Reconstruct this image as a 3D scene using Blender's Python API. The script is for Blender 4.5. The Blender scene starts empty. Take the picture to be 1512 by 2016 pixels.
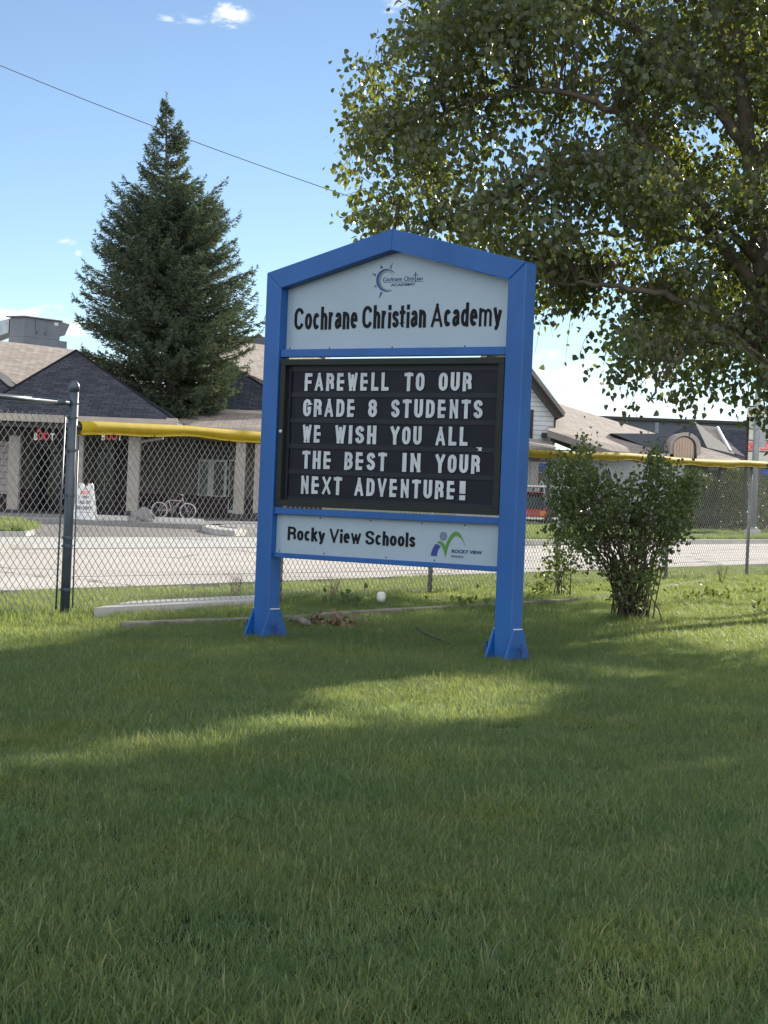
import bpy, bmesh, math, random
import numpy as np
from mathutils import Vector, Matrix
R = math.radians
rng = np.random.default_rng(7)
random.seed(7)
scene = bpy.context.scene
col = scene.collection

# ------------------------------------------------------------------ camera, sky, sun, exposure
FPX, PITCH, ROLL, EYE = 4000.0, -0.0083, 0.04, 1.1
cam_data = bpy.data.cameras.new("camera")
cam_data.sensor_fit = 'VERTICAL'; cam_data.sensor_height = 36.0
cam_data.lens = FPX / 2016 * 36.0
cam_data.clip_start = 0.05; cam_data.clip_end = 6000
cam = bpy.data.objects.new("camera", cam_data); col.objects.link(cam)
cam.matrix_world = (Matrix.Translation((0, 0, EYE)) @ Matrix.Rotation(R(90) + PITCH, 4, 'X') @ Matrix.Rotation(ROLL, 4, 'Z'))
scene.camera = cam
scene.render.resolution_x, scene.render.resolution_y = 768, 1024

SUN_AZ, SUN_EL = R(28), R(17)          # azimuth measured from +Y towards +X
SKY_STRENGTH, SUN_STRENGTH, EXPOSURE = 0.09, 5.0, 0.72

def _cam_ray(px, py):
    x, y = px - 756, py - 1008
    c, s = math.cos(ROLL), math.sin(ROLL)
    xi, yi = c*x + s*y, -s*x + c*y
    cp, sp = math.cos(PITCH), math.sin(PITCH)
    return np.array([xi, FPX*cp + yi*sp, FPX*sp - yi*cp])
def at(px, py, Y):
    d = _cam_ray(px, py); return d*(Y/d[1]) + np.array([0, 0, EYE])
def G(px, py, z=0.0):
    d = _cam_ray(px, py); return d*((z-EYE)/d[2]) + np.array([0, 0, EYE])

world = bpy.data.worlds.new("World"); scene.world = world
world.use_nodes = True
def build_world():
    nt = world.node_tree; N, L = nt.nodes, nt.links
    N.clear()
    out = N.new("ShaderNodeOutputWorld"); bg = N.new("ShaderNodeBackground")
    L.new(bg.outputs[0], out.inputs[0]); bg.inputs[1].default_value = SKY_STRENGTH
    sky = N.new("ShaderNodeTexSky"); sky.sky_type = 'NISHITA'; sky.sun_disc = False
    sky.sun_elevation = SUN_EL; sky.sun_rotation = SUN_AZ
    sky.air_density = 0.75; sky.dust_density = 0.0; sky.ozone_density = 1.2; sky.altitude = 1200
    tc = N.new("ShaderNodeTexCoord")
    nz = N.new("ShaderNodeTexNoise"); nz.inputs['Scale'].default_value = 60; nz.inputs['Detail'].default_value = 7; nz.inputs['Roughness'].default_value = .62
    mp = N.new("ShaderNodeMapping"); mp.inputs['Scale'].default_value = (1, 1, 2.4)
    L.new(tc.outputs['Generated'], mp.inputs[0]); L.new(mp.outputs[0], nz.inputs['Vector'])
    def math_(op, a, b=None, c=None):
        m = N.new("ShaderNodeMath"); m.operation = op
        for i, v in enumerate((a, b, c)):
            if v is None: continue
            if isinstance(v, (int, float)): m.inputs[i].default_value = v
            else: L.new(v, m.inputs[i])
        return m.outputs[0]
    def dot_(v):
        m = N.new("ShaderNodeVectorMath"); m.operation = 'DOT_PRODUCT'
        L.new(tc.outputs['Generated'], m.inputs[0]); m.inputs[1].default_value = v
        return m.outputs['Value']
    # cloud: photo position, half sizes in photo pixels, opacity
    clouds = [(448, 28, 55, 36, .9), (372, 40, 42, 14, .55), (330, 36, 30, 12, .5), (775, 4, 50, 26, .6), (770, 22, 30, 10, .4),
              (122, 474, 34, 15, .8), (155, 498, 12, 12, .6), (60, 632, 150, 42, 1.0), (-60, 650, 150, 60, 1.0), (112, 650, 90, 34, .9),
              (1120, 722, 150, 34, .95), (1260, 745, 160, 40, .8), (1180, 800, 220, 50, .95), (1060, 770, 120, 18, .5), (1330, 790, 200, 60, 1.0),
              (1235, 290, 75, 45, .9), (1480, 640, 260, 90, .6)]
    total = None
    for (px, py, sx, sy, op) in clouds:
        d = _cam_ray(px, py); d = d/np.linalg.norm(d)
        right = np.cross(d, [0, 0, 1]); right /= np.linalg.norm(right); up = np.cross(right, d)
        a = math_('MULTIPLY', dot_(tuple(right)), FPX/sx); b = math_('MULTIPLY', dot_(tuple(up)), FPX/sy)
        r2 = math_('ADD', math_('MULTIPLY', a, a), math_('MULTIPLY', b, b))
        fwd = math_('GREATER_THAN', dot_(tuple(d)), 0.2)
        e = math_('SUBTRACT', 1.0, math_('SQRT', r2))
        e = math_('ADD', e, math_('MULTIPLY', math_('SUBTRACT', nz.outputs[0], .56), 3.4))
        mr = N.new("ShaderNodeMapRange"); mr.interpolation_type = 'SMOOTHSTEP'
        L.new(e, mr.inputs['Value']); mr.inputs['From Min'].default_value = 0.1; mr.inputs['From Max'].default_value = .95
        mr.inputs['To Max'].default_value = op
        inside = math_('LESS_THAN', r2, 1.6)
        v = math_('MULTIPLY', math_('MULTIPLY', mr.outputs[0], fwd), inside)
        total = v if total is None else math_('MAXIMUM', total, v)
    # unseen bright cloud bank added behind the camera to fill the shaded faces
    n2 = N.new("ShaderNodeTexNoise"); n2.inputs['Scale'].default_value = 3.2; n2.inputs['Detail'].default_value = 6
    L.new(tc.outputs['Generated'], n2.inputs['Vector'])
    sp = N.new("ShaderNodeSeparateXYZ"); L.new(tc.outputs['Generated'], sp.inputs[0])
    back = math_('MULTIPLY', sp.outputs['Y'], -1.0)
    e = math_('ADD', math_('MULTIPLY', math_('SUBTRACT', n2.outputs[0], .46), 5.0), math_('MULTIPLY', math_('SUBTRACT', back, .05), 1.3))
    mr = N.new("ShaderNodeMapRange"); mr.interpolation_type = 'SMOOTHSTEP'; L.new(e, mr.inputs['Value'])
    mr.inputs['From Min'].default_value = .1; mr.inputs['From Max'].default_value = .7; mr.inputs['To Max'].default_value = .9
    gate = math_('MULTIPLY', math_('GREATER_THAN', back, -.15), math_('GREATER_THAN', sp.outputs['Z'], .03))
    fill_cloud = math_('MULTIPLY', mr.outputs[0], gate)
    mix = N.new("ShaderNodeMix"); mix.data_type = 'RGBA'
    L.new(total, mix.inputs['Factor']); L.new(sky.outputs[0], mix.inputs[6])
    mix.inputs[7].default_value = (8.4, 8.5, 8.6, 1)
    mx2 = N.new("ShaderNodeMix"); mx2.data_type = 'RGBA'; L.new(fill_cloud, mx2.inputs['Factor']); L.new(mix.outputs[2], mx2.inputs[6])
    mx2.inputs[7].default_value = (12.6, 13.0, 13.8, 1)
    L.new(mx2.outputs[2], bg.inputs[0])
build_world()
sun_data = bpy.data.lights.new("sun", 'SUN'); sun_data.energy = SUN_STRENGTH; sun_data.angle = R(0.53); sun_data.color = (1.0, .93, .80)
sun = bpy.data.objects.new("sun", sun_data); col.objects.link(sun)
S_DIR = Vector((math.sin(SUN_AZ)*math.cos(SUN_EL), math.cos(SUN_AZ)*math.cos(SUN_EL), math.sin(SUN_EL)))
sun.rotation_euler = S_DIR.to_track_quat('Z', 'Y').to_euler()
sun.location = (20, 60, 30)
scene.view_settings.view_transform = 'Standard'; scene.view_settings.look = 'None'
scene.view_settings.exposure = EXPOSURE; scene.view_settings.gamma = 1.0
scene.render.engine = 'CYCLES'
scene.cycles.max_bounces = 6; scene.cycles.transparent_max_bounces = 6

# ------------------------------------------------------------------ helpers
def tag(o, label=None, cat=None, group=None, kind=None):
    if label: o['label'] = label
    if cat: o['category'] = cat
    if group: o['group'] = group
    if kind: o['kind'] = kind
    return o
def empty(name, loc, rz=0.0, label=None, cat=None, group=None):
    o = bpy.data.objects.new(name, None); col.objects.link(o)
    o.location = tuple(loc); o.rotation_euler = (0, 0, rz); o.empty_display_size = .2
    return tag(o, label, cat, group)

class MB:
    """collects shapes, links them as one mesh object"""
    def __init__(self): self.v, self.f, self.m, self.uv = [], [], [], {}
    def add(self, verts, faces, mi=0):
        b = len(self.v); self.v += [tuple(map(float, p)) for p in verts]
        for f in faces: self.f.append(tuple(b+i for i in f)); self.m.append(mi)
    def box(self, c, s, mi=0, rz=0.0, rx=0.0, ry=0.0):
        hx, hy, hz = s[0]/2, s[1]/2, s[2]/2
        M = Matrix.Rotation(rz, 3, 'Z') @ Matrix.Rotation(rx, 3, 'X') @ Matrix.Rotation(ry, 3, 'Y')
        P = [M @ Vector((x*hx, y*hy, z*hz)) + Vector(c) for x, y, z in
             ((-1,-1,-1),(1,-1,-1),(1,1,-1),(-1,1,-1),(-1,-1,1),(1,-1,1),(1,1,1),(-1,1,1))]
        self.add(P, [(0,3,2,1),(4,5,6,7),(0,1,5,4),(1,2,6,5),(2,3,7,6),(3,0,4,7)], mi)
    def bx(self, x0, x1, y0, y1, z0, z1, mi=0):
        self.box(((x0+x1)/2, (y0+y1)/2, (z0+z1)/2), (x1-x0, y1-y0, z1-z0), mi)
    def cbox(self, x0, x1, y0, y1, z0, z1, b=.006, mi=0):
        """box with chamfered edges"""
        bm = bmesh.new(); bmesh.ops.create_cube(bm, size=1)
        for v in bm.verts: v.co = Vector(((x0+x1)/2 + v.co.x*(x1-x0), (y0+y1)/2 + v.co.y*(y1-y0), (z0+z1)/2 + v.co.z*(z1-z0)))
        bmesh.ops.bevel(bm, geom=list(bm.edges), offset=b, segments=2, affect='EDGES', profile=.5)
        bm.verts.index_update()
        self.add([v.co[:] for v in bm.verts], [[v.index for v in f.verts] for f in bm.faces], mi); bm.free()
    def tube(self, pts, rad, n=8, mi=0, cap=True, squash=None):
        pts = [Vector(p) for p in pts]
        if not hasattr(rad, '__len__'): rad = [rad]*len(pts)
        rings, prev = [], None
        for i, p in enumerate(pts):
            t = (pts[min(i+1, len(pts)-1)] - pts[max(i-1, 0)])
            if t.length < 1e-9: t = Vector((0, 0, 1))
            t.normalize()
            if prev is None:
                a = Vector((0, 0, 1)) if abs(t.z) < .9 else Vector((1, 0, 0))
                nrm = (a - t*a.dot(t)).normalized()
            else:
                nrm = (prev - t*prev.dot(t)).normalized()
            prev = nrm; bn = t.cross(nrm)
            sx, sy = squash if squash else (1, 1)
            rings.append([p + nrm*math.cos(2*math.pi*k/n)*rad[i]*sx + bn*math.sin(2*math.pi*k/n)*rad[i]*sy for k in range(n)])
        V = [q for r in rings for q in r]; F = []
        for i in range(len(rings)-1):
            for k in range(n):
                F.append((i*n+k, i*n+(k+1) % n, (i+1)*n+(k+1) % n, (i+1)*n+k))
        if cap:
            F.append(tuple(range(n))[::-1]); F.append(tuple((len(rings)-1)*n+k for k in range(n)))
        self.add(V, F, mi)
    def prism(self, outline, d0, d1, axis='y', mi=0, frame=None):
        """outline: 2-D points; axis y: (x,z) extruded in y; axis z: (x,y) extruded in z"""
        n = len(outline)
        a = sum(outline[i][0]*outline[(i+1) % n][1] - outline[(i+1) % n][0]*outline[i][1] for i in range(n))
        if a < 0: outline = outline[::-1]
        if axis == 'y':
            V = [(p[0], d0, p[1]) for p in outline] + [(p[0], d1, p[1]) for p in outline]
        elif axis == 'x':
            V = [(d1, p[0], p[1]) for p in outline] + [(d0, p[0], p[1]) for p in outline]
        else:
            V = [(p[0], p[1], d1) for p in outline] + [(p[0], p[1], d0) for p in outline]
        F = [tuple(range(n)), tuple(range(2*n-1, n-1, -1))]
        F += [(i, n+i, n+(i+1) % n, (i+1) % n) for i in range(n)]
        self.add(V, F, mi)
    def lathe(self, prof, c=(0, 0, 0), n=16, mi=0):
        V, F = [], []
        for (r, z) in prof:
            for k in range(n): V.append((c[0]+r*math.cos(2*math.pi*k/n), c[1]+r*math.sin(2*math.pi*k/n), c[2]+z))
        for i in range(len(prof)-1):
            for k in range(n): F.append((i*n+k, i*n+(k+1) % n, (i+1)*n+(k+1) % n, (i+1)*n+k))
        F.append(tuple(range(n))[::-1]); F.append(tuple((len(prof)-1)*n+k for k in range(n)))
        self.add(V, F, mi)
    def slab(self, P, th=.12, mi=0):
        """planar polygon in space given thickness downward along its normal, with slope-aligned uv on the upper face"""
        P = [Vector(p) for p in P]
        nrm = Vector((0, 0, 0))
        for i in range(len(P)):
            nrm += (P[i]-P[0]).cross(P[(i+1) % len(P)]-P[0])
        nrm.normalize()
        if nrm.z < 0: P = P[::-1]; nrm = -nrm
        n = len(P); b = len(self.v)
        self.add([p[:] for p in P] + [(p - nrm*th)[:] for p in P],
                 [tuple(range(n)), tuple(range(2*n-1, n-1, -1))] + [(i, n+i, n+(i+1) % n, (i+1) % n) for i in range(n)], mi)
        h = Vector((0, 0, 1)).cross(nrm)
        h = h.normalized() if h.length > 1e-6 else Vector((1, 0, 0)); s = nrm.cross(h)
        for i, p in enumerate(P):
            self.uv[b+i] = (p.dot(h), p.dot(s)); self.uv[b+n+i] = (p.dot(h), p.dot(s))
    def build(self, name, mats, parent=None, smooth=False):
        me = bpy.data.meshes.new(name); me.from_pydata(self.v, [], self.f)
        if not isinstance(mats, (list, tuple)): mats = [mats]
        for m in mats: me.materials.append(m)
        me.polygons.foreach_set('material_index', self.m)
        if smooth: me.polygons.foreach_set('use_smooth', [True]*len(self.f))
        if self.uv:
            u = me.uv_layers.new(name='uv')
            for l in me.loops: u.data[l.index].uv = self.uv.get(l.vertex_index, (0, 0))
        me.update()
        o = bpy.data.objects.new(name, me); col.objects.link(o)
        if parent: o.parent = parent
        return o

def np_mesh(name, V, F, mat, parent=None, smooth=False, edges=None):
    """V (n,3), F (m,k) quads or triangles"""
    V = np.asarray(V, dtype=np.float32); F = np.asarray(F, dtype=np.int32)
    me = bpy.data.meshes.new(name)
    me.vertices.add(len(V)); me.vertices.foreach_set('co', V.ravel())
    m, k = F.shape
    me.loops.add(m*k); me.loops.foreach_set('vertex_index', F.ravel())
    me.polygons.add(m); me.polygons.foreach_set('loop_start', np.arange(0, m*k, k, dtype=np.int32))
    if smooth: me.polygons.foreach_set('use_smooth', np.ones(m, dtype=bool))
    me.update(calc_edges=True); me.validate()
    me.materials.append(mat)
    o = bpy.data.objects.new(name, me)
    col.objects.link(o)
    if parent: o.parent = parent
    return o

# ------------------------------------------------------------------ materials
def _nodes(name):
    m = bpy.data.materials.new(name); m.use_nodes = True
    nt = m.node_tree; b = nt.nodes['Principled BSDF']
    return m, nt, nt.nodes, nt.links, b
def srgb(r, g, b):
    f = lambda c: ((c/255)/12.92 if c/255 <= .04045 else ((c/255+.055)/1.055)**2.4)
    return (f(r), f(g), f(b), 1)
def ramp(N, L, src, stops):
    r = N.new("ShaderNodeValToRGB"); L.new(src, r.inputs[0])
    while len(r.color_ramp.elements) < len(stops): r.color_ramp.elements.new(.5)
    for e, (p, c) in zip(r.color_ramp.elements, stops): e.position = p; e.color = (*c[:3], 1)
    return r.outputs[0]
def bump(N, L, b, src, strength, dist):
    bp = N.new("ShaderNodeBump"); bp.inputs['Strength'].default_value = strength; bp.inputs['Distance'].default_value = dist
    L.new(src, bp.inputs['Height']); L.new(bp.outputs[0], b.inputs['Normal'])
def mat_noise(name, c0, c1, scale=4.0, rough=.6, metal=0.0, bumps=0.0, bscale=40, bdist=.01, detail=6, spec=.5, coords='Object', lo=.35, hi=.65, c2=None):
    m, nt, N, L, b = _nodes(name)
    tc = N.new("ShaderNodeTexCoord")
    n1 = N.new("ShaderNodeTexNoise"); n1.inputs['Scale'].default_value = scale; n1.inputs['Detail'].default_value = detail
    n1.inputs['Roughness'].default_value = .65
    L.new(tc.outputs[coords], n1.inputs['Vector'])
    st = [(lo, c0), (hi, c1)] if c2 is None else [(lo, c0), ((lo+hi)/2, c1), (hi, c2)]
    L.new(ramp(N, L, n1.outputs[0], st), b.inputs['Base Color'])
    b.inputs['Roughness'].default_value = rough; b.inputs['Metallic'].default_value = metal
    b.inputs['Specular IOR Level'].default_value = spec
    if bumps:
        n2 = N.new("ShaderNodeTexNoise"); n2.inputs['Scale'].default_value = bscale; n2.inputs['Detail'].default_value = 4
        L.new(tc.outputs[coords], n2.inputs['Vector']); bump(N, L, b, n2.outputs[0], bumps, bdist)
    return m
def mat_leaf(name, stops, trans=.45, rough=.5, spec=.3, tcol=(.20, .30, .03)):
    """two-sided leaf: diffuse/gloss + translucency; colour varies per leaf"""
    m, nt, N, L, b = _nodes(name)
    g = N.new("ShaderNodeNewGeometry")
    c = ramp(N, L, g.outputs['Random Per Island'], stops)
    L.new(c, b.inputs['Base Color']); b.inputs['Roughness'].default_value = rough; b.inputs['Specular IOR Level'].default_value = spec
    t = N.new("ShaderNodeBsdfTranslucent")
    mx = N.new("ShaderNodeMix"); mx.data_type = 'RGBA'; mx.inputs['Factor'].default_value = .55
    L.new(c, mx.inputs[6]); mx.inputs[7].default_value = (*tcol, 1)
    L.new(mx.outputs[2], t.inputs[0])
    ms = N.new("ShaderNodeMixShader"); ms.inputs[0].default_value = trans
    L.new(b.outputs[0], ms.inputs[1]); L.new(t.outputs[0], ms.inputs[2])
    L.new(ms.outputs[0], N['Material Output'].inputs[0])
    return m
def mat_shingle(name, cols, row=.16, wid=.34, mortar=(.05, .045, .045)):
    m, nt, N, L, b = _nodes(name)
    uv = N.new("ShaderNodeUVMap"); uv.uv_map = 'uv'
    br = N.new("ShaderNodeTexBrick"); br.inputs['Scale'].default_value = 1; br.inputs['Brick Width'].default_value = wid
    br.inputs['Row Height'].default_value = row; br.inputs['Mortar Size'].default_value = .012; br.inputs['Mortar Smooth'].default_value = .3
    br.inputs['Color1'].default_value = (0, 0, 0, 1); br.inputs['Color2'].default_value = (1, 1, 1, 1); br.inputs['Mortar'].default_value = (.5, .5, .5, 1)
    br.offset = .37
    L.new(uv.outputs[0], br.inputs['Vector'])
    n1 = N.new("ShaderNodeTexNoise"); n1.inputs['Scale'].default_value = 3; n1.inputs['Detail'].default_value = 8; L.new(uv.outputs[0], n1.inputs['Vector'])
    mx = N.new("ShaderNodeMix"); mx.data_type = 'RGBA'; mx.inputs['Factor'].default_value = .5
    L.new(br.outputs['Color'], mx.inputs[6]); L.new(n1.outputs[0], mx.inputs[7])
    c = ramp(N, L, mx.outputs[2], [(.15, cols[0]), (.5, cols[1]), (.85, cols[2])])
    m2 = N.new("ShaderNodeMix"); m2.data_type = 'RGBA'; L.new(br.outputs['Fac'], m2.inputs['Factor']); L.new(c, m2.inputs[6]); m2.inputs[7].default_value = (*mortar, 1)
    L.new(m2.outputs[2], b.inputs['Base Color']); b.inputs['Roughness'].default_value = .9; b.inputs['Specular IOR Level'].default_value = .2
    bump(N, L, b, br.outputs['Fac'], -.6, .02)
    return m
def mat_rows(name, c0, c1, pitch, axis='Z', rough=.6, depth=.5):
    """horizontal siding boards"""
    m, nt, N, L, b = _nodes(name)
    tc = N.new("ShaderNodeTexCoord"); sp = N.new("ShaderNodeSeparateXYZ"); L.new(tc.outputs['Object'], sp.inputs[0])
    d = N.new("ShaderNodeMath"); d.operation = 'DIVIDE'; L.new(sp.outputs[axis], d.inputs[0]); d.inputs[1].default_value = pitch
    f = N.new("ShaderNodeMath"); f.operation = 'FRACT'; L.new(d.outputs[0], f.inputs[0])
    n1 = N.new("ShaderNodeTexNoise"); n1.inputs['Scale'].default_value = 2; n1.inputs['Detail'].default_value = 6; L.new(tc.outputs['Object'], n1.inputs['Vector'])
    cc = ramp(N, L, n1.outputs[0], [(.3, c0), (.7, c1)])
    g = N.new("ShaderNodeMath"); g.operation = 'LESS_THAN'; L.new(f.outputs[0], g.inputs[0]); g.inputs[1].default_value = .16
    mx = N.new("ShaderNodeMix"); mx.data_type = 'RGBA'; L.new(g.outputs[0], mx.inputs['Factor']); L.new(cc, mx.inputs[6]); mx.inputs[7].default_value = tuple(v*.55 for v in c0[:3])+(1,)
    L.new(mx.outputs[2], b.inputs['Base Color']); b.inputs['Roughness'].default_value = rough
    bump(N, L, b, f.outputs[0], depth, .03)
    return m
def mat_brick(name, c0, c1, mort, scale=1.0):
    m, nt, N, L, b = _nodes(name)
    tc = N.new("ShaderNodeTexCoord"); mp = N.new("ShaderNodeMapping"); mp.inputs['Rotation'].default_value = (R(90), 0, 0)
    L.new(tc.outputs['Object'], mp.inputs[0])
    br = N.new("ShaderNodeTexBrick"); br.inputs['Scale'].default_value = scale; br.inputs['Brick Width'].default_value = .4; br.inputs['Row Height'].default_value = .18
    br.inputs['Mortar Size'].default_value = .012
    br.inputs['Color1'].default_value = c0; br.inputs['Color2'].default_value = c1; br.inputs['Mortar'].default_value = mort
    L.new(mp.outputs[0], br.inputs['Vector']); L.new(br.outputs['Color'], b.inputs['Base Color']); b.inputs['Roughness'].default_value = .85
    return m
def mat_plain(name, c, rough=.5, metal=0., spec=.5, var=.12, scale=6.):
    c = c[:3]; k = 1-var
    return mat_noise(name, (c[0]*k, c[1]*k, c[2]*k), (min(1, c[0]*(1+var)), min(1, c[1]*(1+var)), min(1, c[2]*(1+var))), scale=scale, rough=rough, metal=metal, spec=spec)
def mat_glass(name, c=(.02, .025, .03)):
    m, nt, N, L, b = _nodes(name)
    tc = N.new("ShaderNodeTexCoord"); n1 = N.new("ShaderNodeTexNoise"); n1.inputs['Scale'].default_value = 1.5
    L.new(tc.outputs['Object'], n1.inputs['Vector'])
    L.new(ramp(N, L, n1.outputs[0], [(.35, tuple(v*.6 for v in c)), (.7, tuple(v*1.6 for v in c))]), b.inputs['Base Color'])
    b.inputs['Roughness'].default_value = .08; b.inputs['Specular IOR Level'].default_value = .22
    return m

M = {}
M['blue'] = mat_noise('blue_paint', (.008, .078, .275), (.012, .102, .340), scale=1.6, rough=.42, bumps=.05, bscale=90, bdist=.002)
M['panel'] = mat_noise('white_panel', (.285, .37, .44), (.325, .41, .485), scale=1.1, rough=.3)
M['black'] = mat_plain('black_vinyl', (.006, .007, .009), .6, spec=.2)
M['boardframe'] = mat_noise('dark_green_aluminium', (.012, .016, .014), (.018, .023, .018), scale=3, rough=.5, spec=.3)
M['boardback'] = mat_noise('black_plastic_tray', (.006, .0075, .014), (.010, .012, .020), scale=5, rough=.5, spec=.25)
M['track'] = mat_noise('tray_lip', (.011, .0125, .020), (.016, .018, .027), scale=5, rough=.45, spec=.3)
M['letter'] = mat_noise('white_letter_plastic', (.40, .45, .49), (.52, .57, .60), scale=9, rough=.4)
M['logoblue'] = mat_plain('logo_blue', (.025, .045, .23), .5)
M['logogreen'] = mat_plain('logo_green', (.075, .22, .035), .5)
M['logogrey'] = mat_plain('logo_grey', (.12, .18, .27), .5)
M['logodark'] = mat_plain('logo_dark_blue', (.03, .06, .16), .5)
M['logoslate'] = mat_plain('logo_slate', (.08, .16, .19), .5)
M['bolt'] = mat_plain('bolt_blue', (.02, .05, .22), .4)
M['steel'] = mat_noise('galvanised', (.30, .31, .33), (.42, .43, .45), scale=8, rough=.45, metal=.6)
M['postsl'] = mat_noise('slate_pipe', (.060, .082, .105), (.095, .12, .145), scale=7, rough=.42, metal=.15, bumps=.08, bscale=60, bdist=.002)
M['wire'] = mat_noise('fence_wire', (.31, .30, .285), (.44, .425, .40), scale=3, rough=.6, metal=.1, spec=.3)
M['yellow'] = mat_noise('yellow_vinyl', (.50, .345, .022), (.62, .44, .035), scale=3, rough=.75, spec=.2)
M['timber'] = mat_noise('weathered_timber', (.12, .10, .08), (.27, .24, .20), scale=7, rough=.9, bumps=.4, bscale=25, bdist=.02)
M['ground'] = mat_noise('turf_soil', (.018, .027, .009), (.034, .050, .015), scale=2.2, rough=1, bumps=.5, bscale=30, bdist=.03, spec=.1)
M['asphalt'] = mat_noise('old_asphalt', (.36, .325, .29), (.45, .41, .37), scale=.9, rough=.92, bumps=.25, bscale=120, bdist=.006, spec=.25)
def mat_road(name, c0, c1):
    m, nt, N, L, b = _nodes(name)
    tc = N.new("ShaderNodeTexCoord"); mp = N.new("ShaderNodeMapping"); mp.inputs['Rotation'].default_value = (0, 0, -math.atan2(.881, .473)); L.new(tc.outputs['Object'], mp.inputs[0])
    st = N.new("ShaderNodeMapping"); st.inputs['Scale'].default_value = (.06, 1.0, 1); L.new(mp.outputs[0], st.inputs[0])
    n1 = N.new("ShaderNodeTexNoise"); n1.inputs['Scale'].default_value = 1.1; n1.inputs['Detail'].default_value = 5; L.new(st.outputs[0], n1.inputs['Vector'])
    n2 = N.new("ShaderNodeTexNoise"); n2.inputs['Scale'].default_value = .45; n2.inputs['Detail'].default_value = 8; L.new(tc.outputs['Object'], n2.inputs['Vector'])
    ad = N.new("ShaderNodeMix"); ad.data_type = 'RGBA'; ad.inputs['Factor'].default_value = .45; L.new(n1.outputs[0], ad.inputs[6]); L.new(n2.outputs[0], ad.inputs[7])
    base = ramp(N, L, ad.outputs[2], [(.36, c0), (.62, c1)])
    vo = N.new("ShaderNodeTexVoronoi"); vo.feature = 'DISTANCE_TO_EDGE'; vo.inputs['Scale'].default_value = .22
    wn = N.new("ShaderNodeMix"); wn.data_type = 'RGBA'; wn.inputs['Factor'].default_value = .12; L.new(tc.outputs['Object'], wn.inputs[6])
    n3 = N.new("ShaderNodeTexNoise"); n3.inputs['Scale'].default_value = 1.5; n3.inputs['Detail'].default_value = 5; L.new(tc.outputs['Object'], n3.inputs['Vector']); 
    sc_ = N.new("ShaderNodeVectorMath"); sc_.operation = 'MULTIPLY_ADD'; L.new(n3.outputs['Color'], sc_.inputs[0]); sc_.inputs[1].default_value = (1.4, 1.4, 0); L.new(tc.outputs['Object'], sc_.inputs[2])
    L.new(sc_.outputs[0], vo.inputs['Vector'])
    lt = N.new("ShaderNodeMath"); lt.operation = 'LESS_THAN'; L.new(vo.outputs['Distance'], lt.inputs[0]); lt.inputs[1].default_value = .010
    mx = N.new("ShaderNodeMix"); mx.data_type = 'RGBA'; L.new(lt.outputs[0], mx.inputs['Factor']); L.new(base, mx.inputs[6]); mx.inputs[7].default_value = tuple(v*.45 for v in c0)+(1,)
    L.new(mx.outputs[2], b.inputs['Base Color']); b.inputs['Roughness'].default_value = .92; b.inputs['Specular IOR Level'].default_value = .25
    n4 = N.new("ShaderNodeTexNoise"); n4.inputs['Scale'].default_value = 120; L.new(tc.outputs['Object'], n4.inputs['Vector']); bump(N, L, b, n4.outputs[0], .25, .006)
    return m
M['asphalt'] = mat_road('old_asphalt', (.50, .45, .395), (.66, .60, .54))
M['parking'] = mat_noise('parking_asphalt', (.19, .17, .155), (.26, .235, .215), scale=.5, rough=.92, bumps=.2, bscale=100, bdist=.006, spec=.2)
M['concrete'] = mat_noise('concrete', (.50, .475, .43), (.60, .57, .52), scale=1.3, rough=.9, bumps=.15, bscale=70, bdist=.004, spec=.25)
M['seam'] = mat_plain('concrete_joint', (.11, .10, .09), .9)
M['fargrass'] = mat_noise('far_turf', (.075, .13, .022), (.14, .21, .035), scale=2.5, rough=1, bumps=.8, bscale=14, bdist=.06, spec=.1)
M['tan_shingle'] = mat_shingle('tan_shingle', [(.30, .245, .205), (.40, .34, .29), (.51, .445, .38)], mortar=(.14, .11, .095))
M['dark_shingle'] = mat_shingle('dark_shingle', [(.040, .043, .055), (.066, .069, .084), (.094, .096, .110)], mortar=(.018, .019, .025))  # same shingle as the tan roof, shade of the porch hips put into colour
M['fascia'] = mat_noise('beige_fascia', (.36, .31, .27), (.45, .39, .34), scale=2, rough=.6)
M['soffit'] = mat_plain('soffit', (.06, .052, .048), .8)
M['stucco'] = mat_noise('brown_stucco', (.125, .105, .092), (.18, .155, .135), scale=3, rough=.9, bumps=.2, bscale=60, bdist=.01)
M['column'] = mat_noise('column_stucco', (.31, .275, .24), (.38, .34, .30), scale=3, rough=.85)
M['pink'] = mat_rows('pale_siding', (.55, .49, .48), (.66, .60, .58), .2)
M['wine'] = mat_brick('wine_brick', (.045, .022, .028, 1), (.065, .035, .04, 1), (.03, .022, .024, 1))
M['doord'] = mat_plain('dark_door', (.018, .018, .020), .4)
M['glass'] = mat_glass('window_glass')
M['paleglass'] = mat_glass('curtained_glass', (.10, .12, .13))
M['whiteframe'] = mat_plain('white_frame', (.62, .63, .63), .5)
M['signbd'] = mat_plain('sign_board', (.035, .034, .038), .5)
M['redlet'] = mat_plain('red_letter', (.80, .06, .07), .45)
def glow_letter(name, c, e):  # letter colour plus mild emission, added to brighten the name boards
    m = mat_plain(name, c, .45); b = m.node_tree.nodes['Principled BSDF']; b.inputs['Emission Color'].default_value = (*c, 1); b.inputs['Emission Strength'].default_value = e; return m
M['glowred'] = glow_letter('glow_red_letter', (.72, .09, .12), .28); M['glowwhite'] = glow_letter('glow_white_letter', (.80, .80, .72), .30)
M['whitelet'] = mat_plain('white_letter', (.82, .82, .78), .45)
M['hvac'] = mat_noise('grey_sheet_metal', (.175, .19, .21), (.225, .24, .26), scale=2, rough=.55, metal=.1)
M['hvacdark'] = mat_plain('hvac_seam', (.06, .065, .07), .6)
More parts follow.
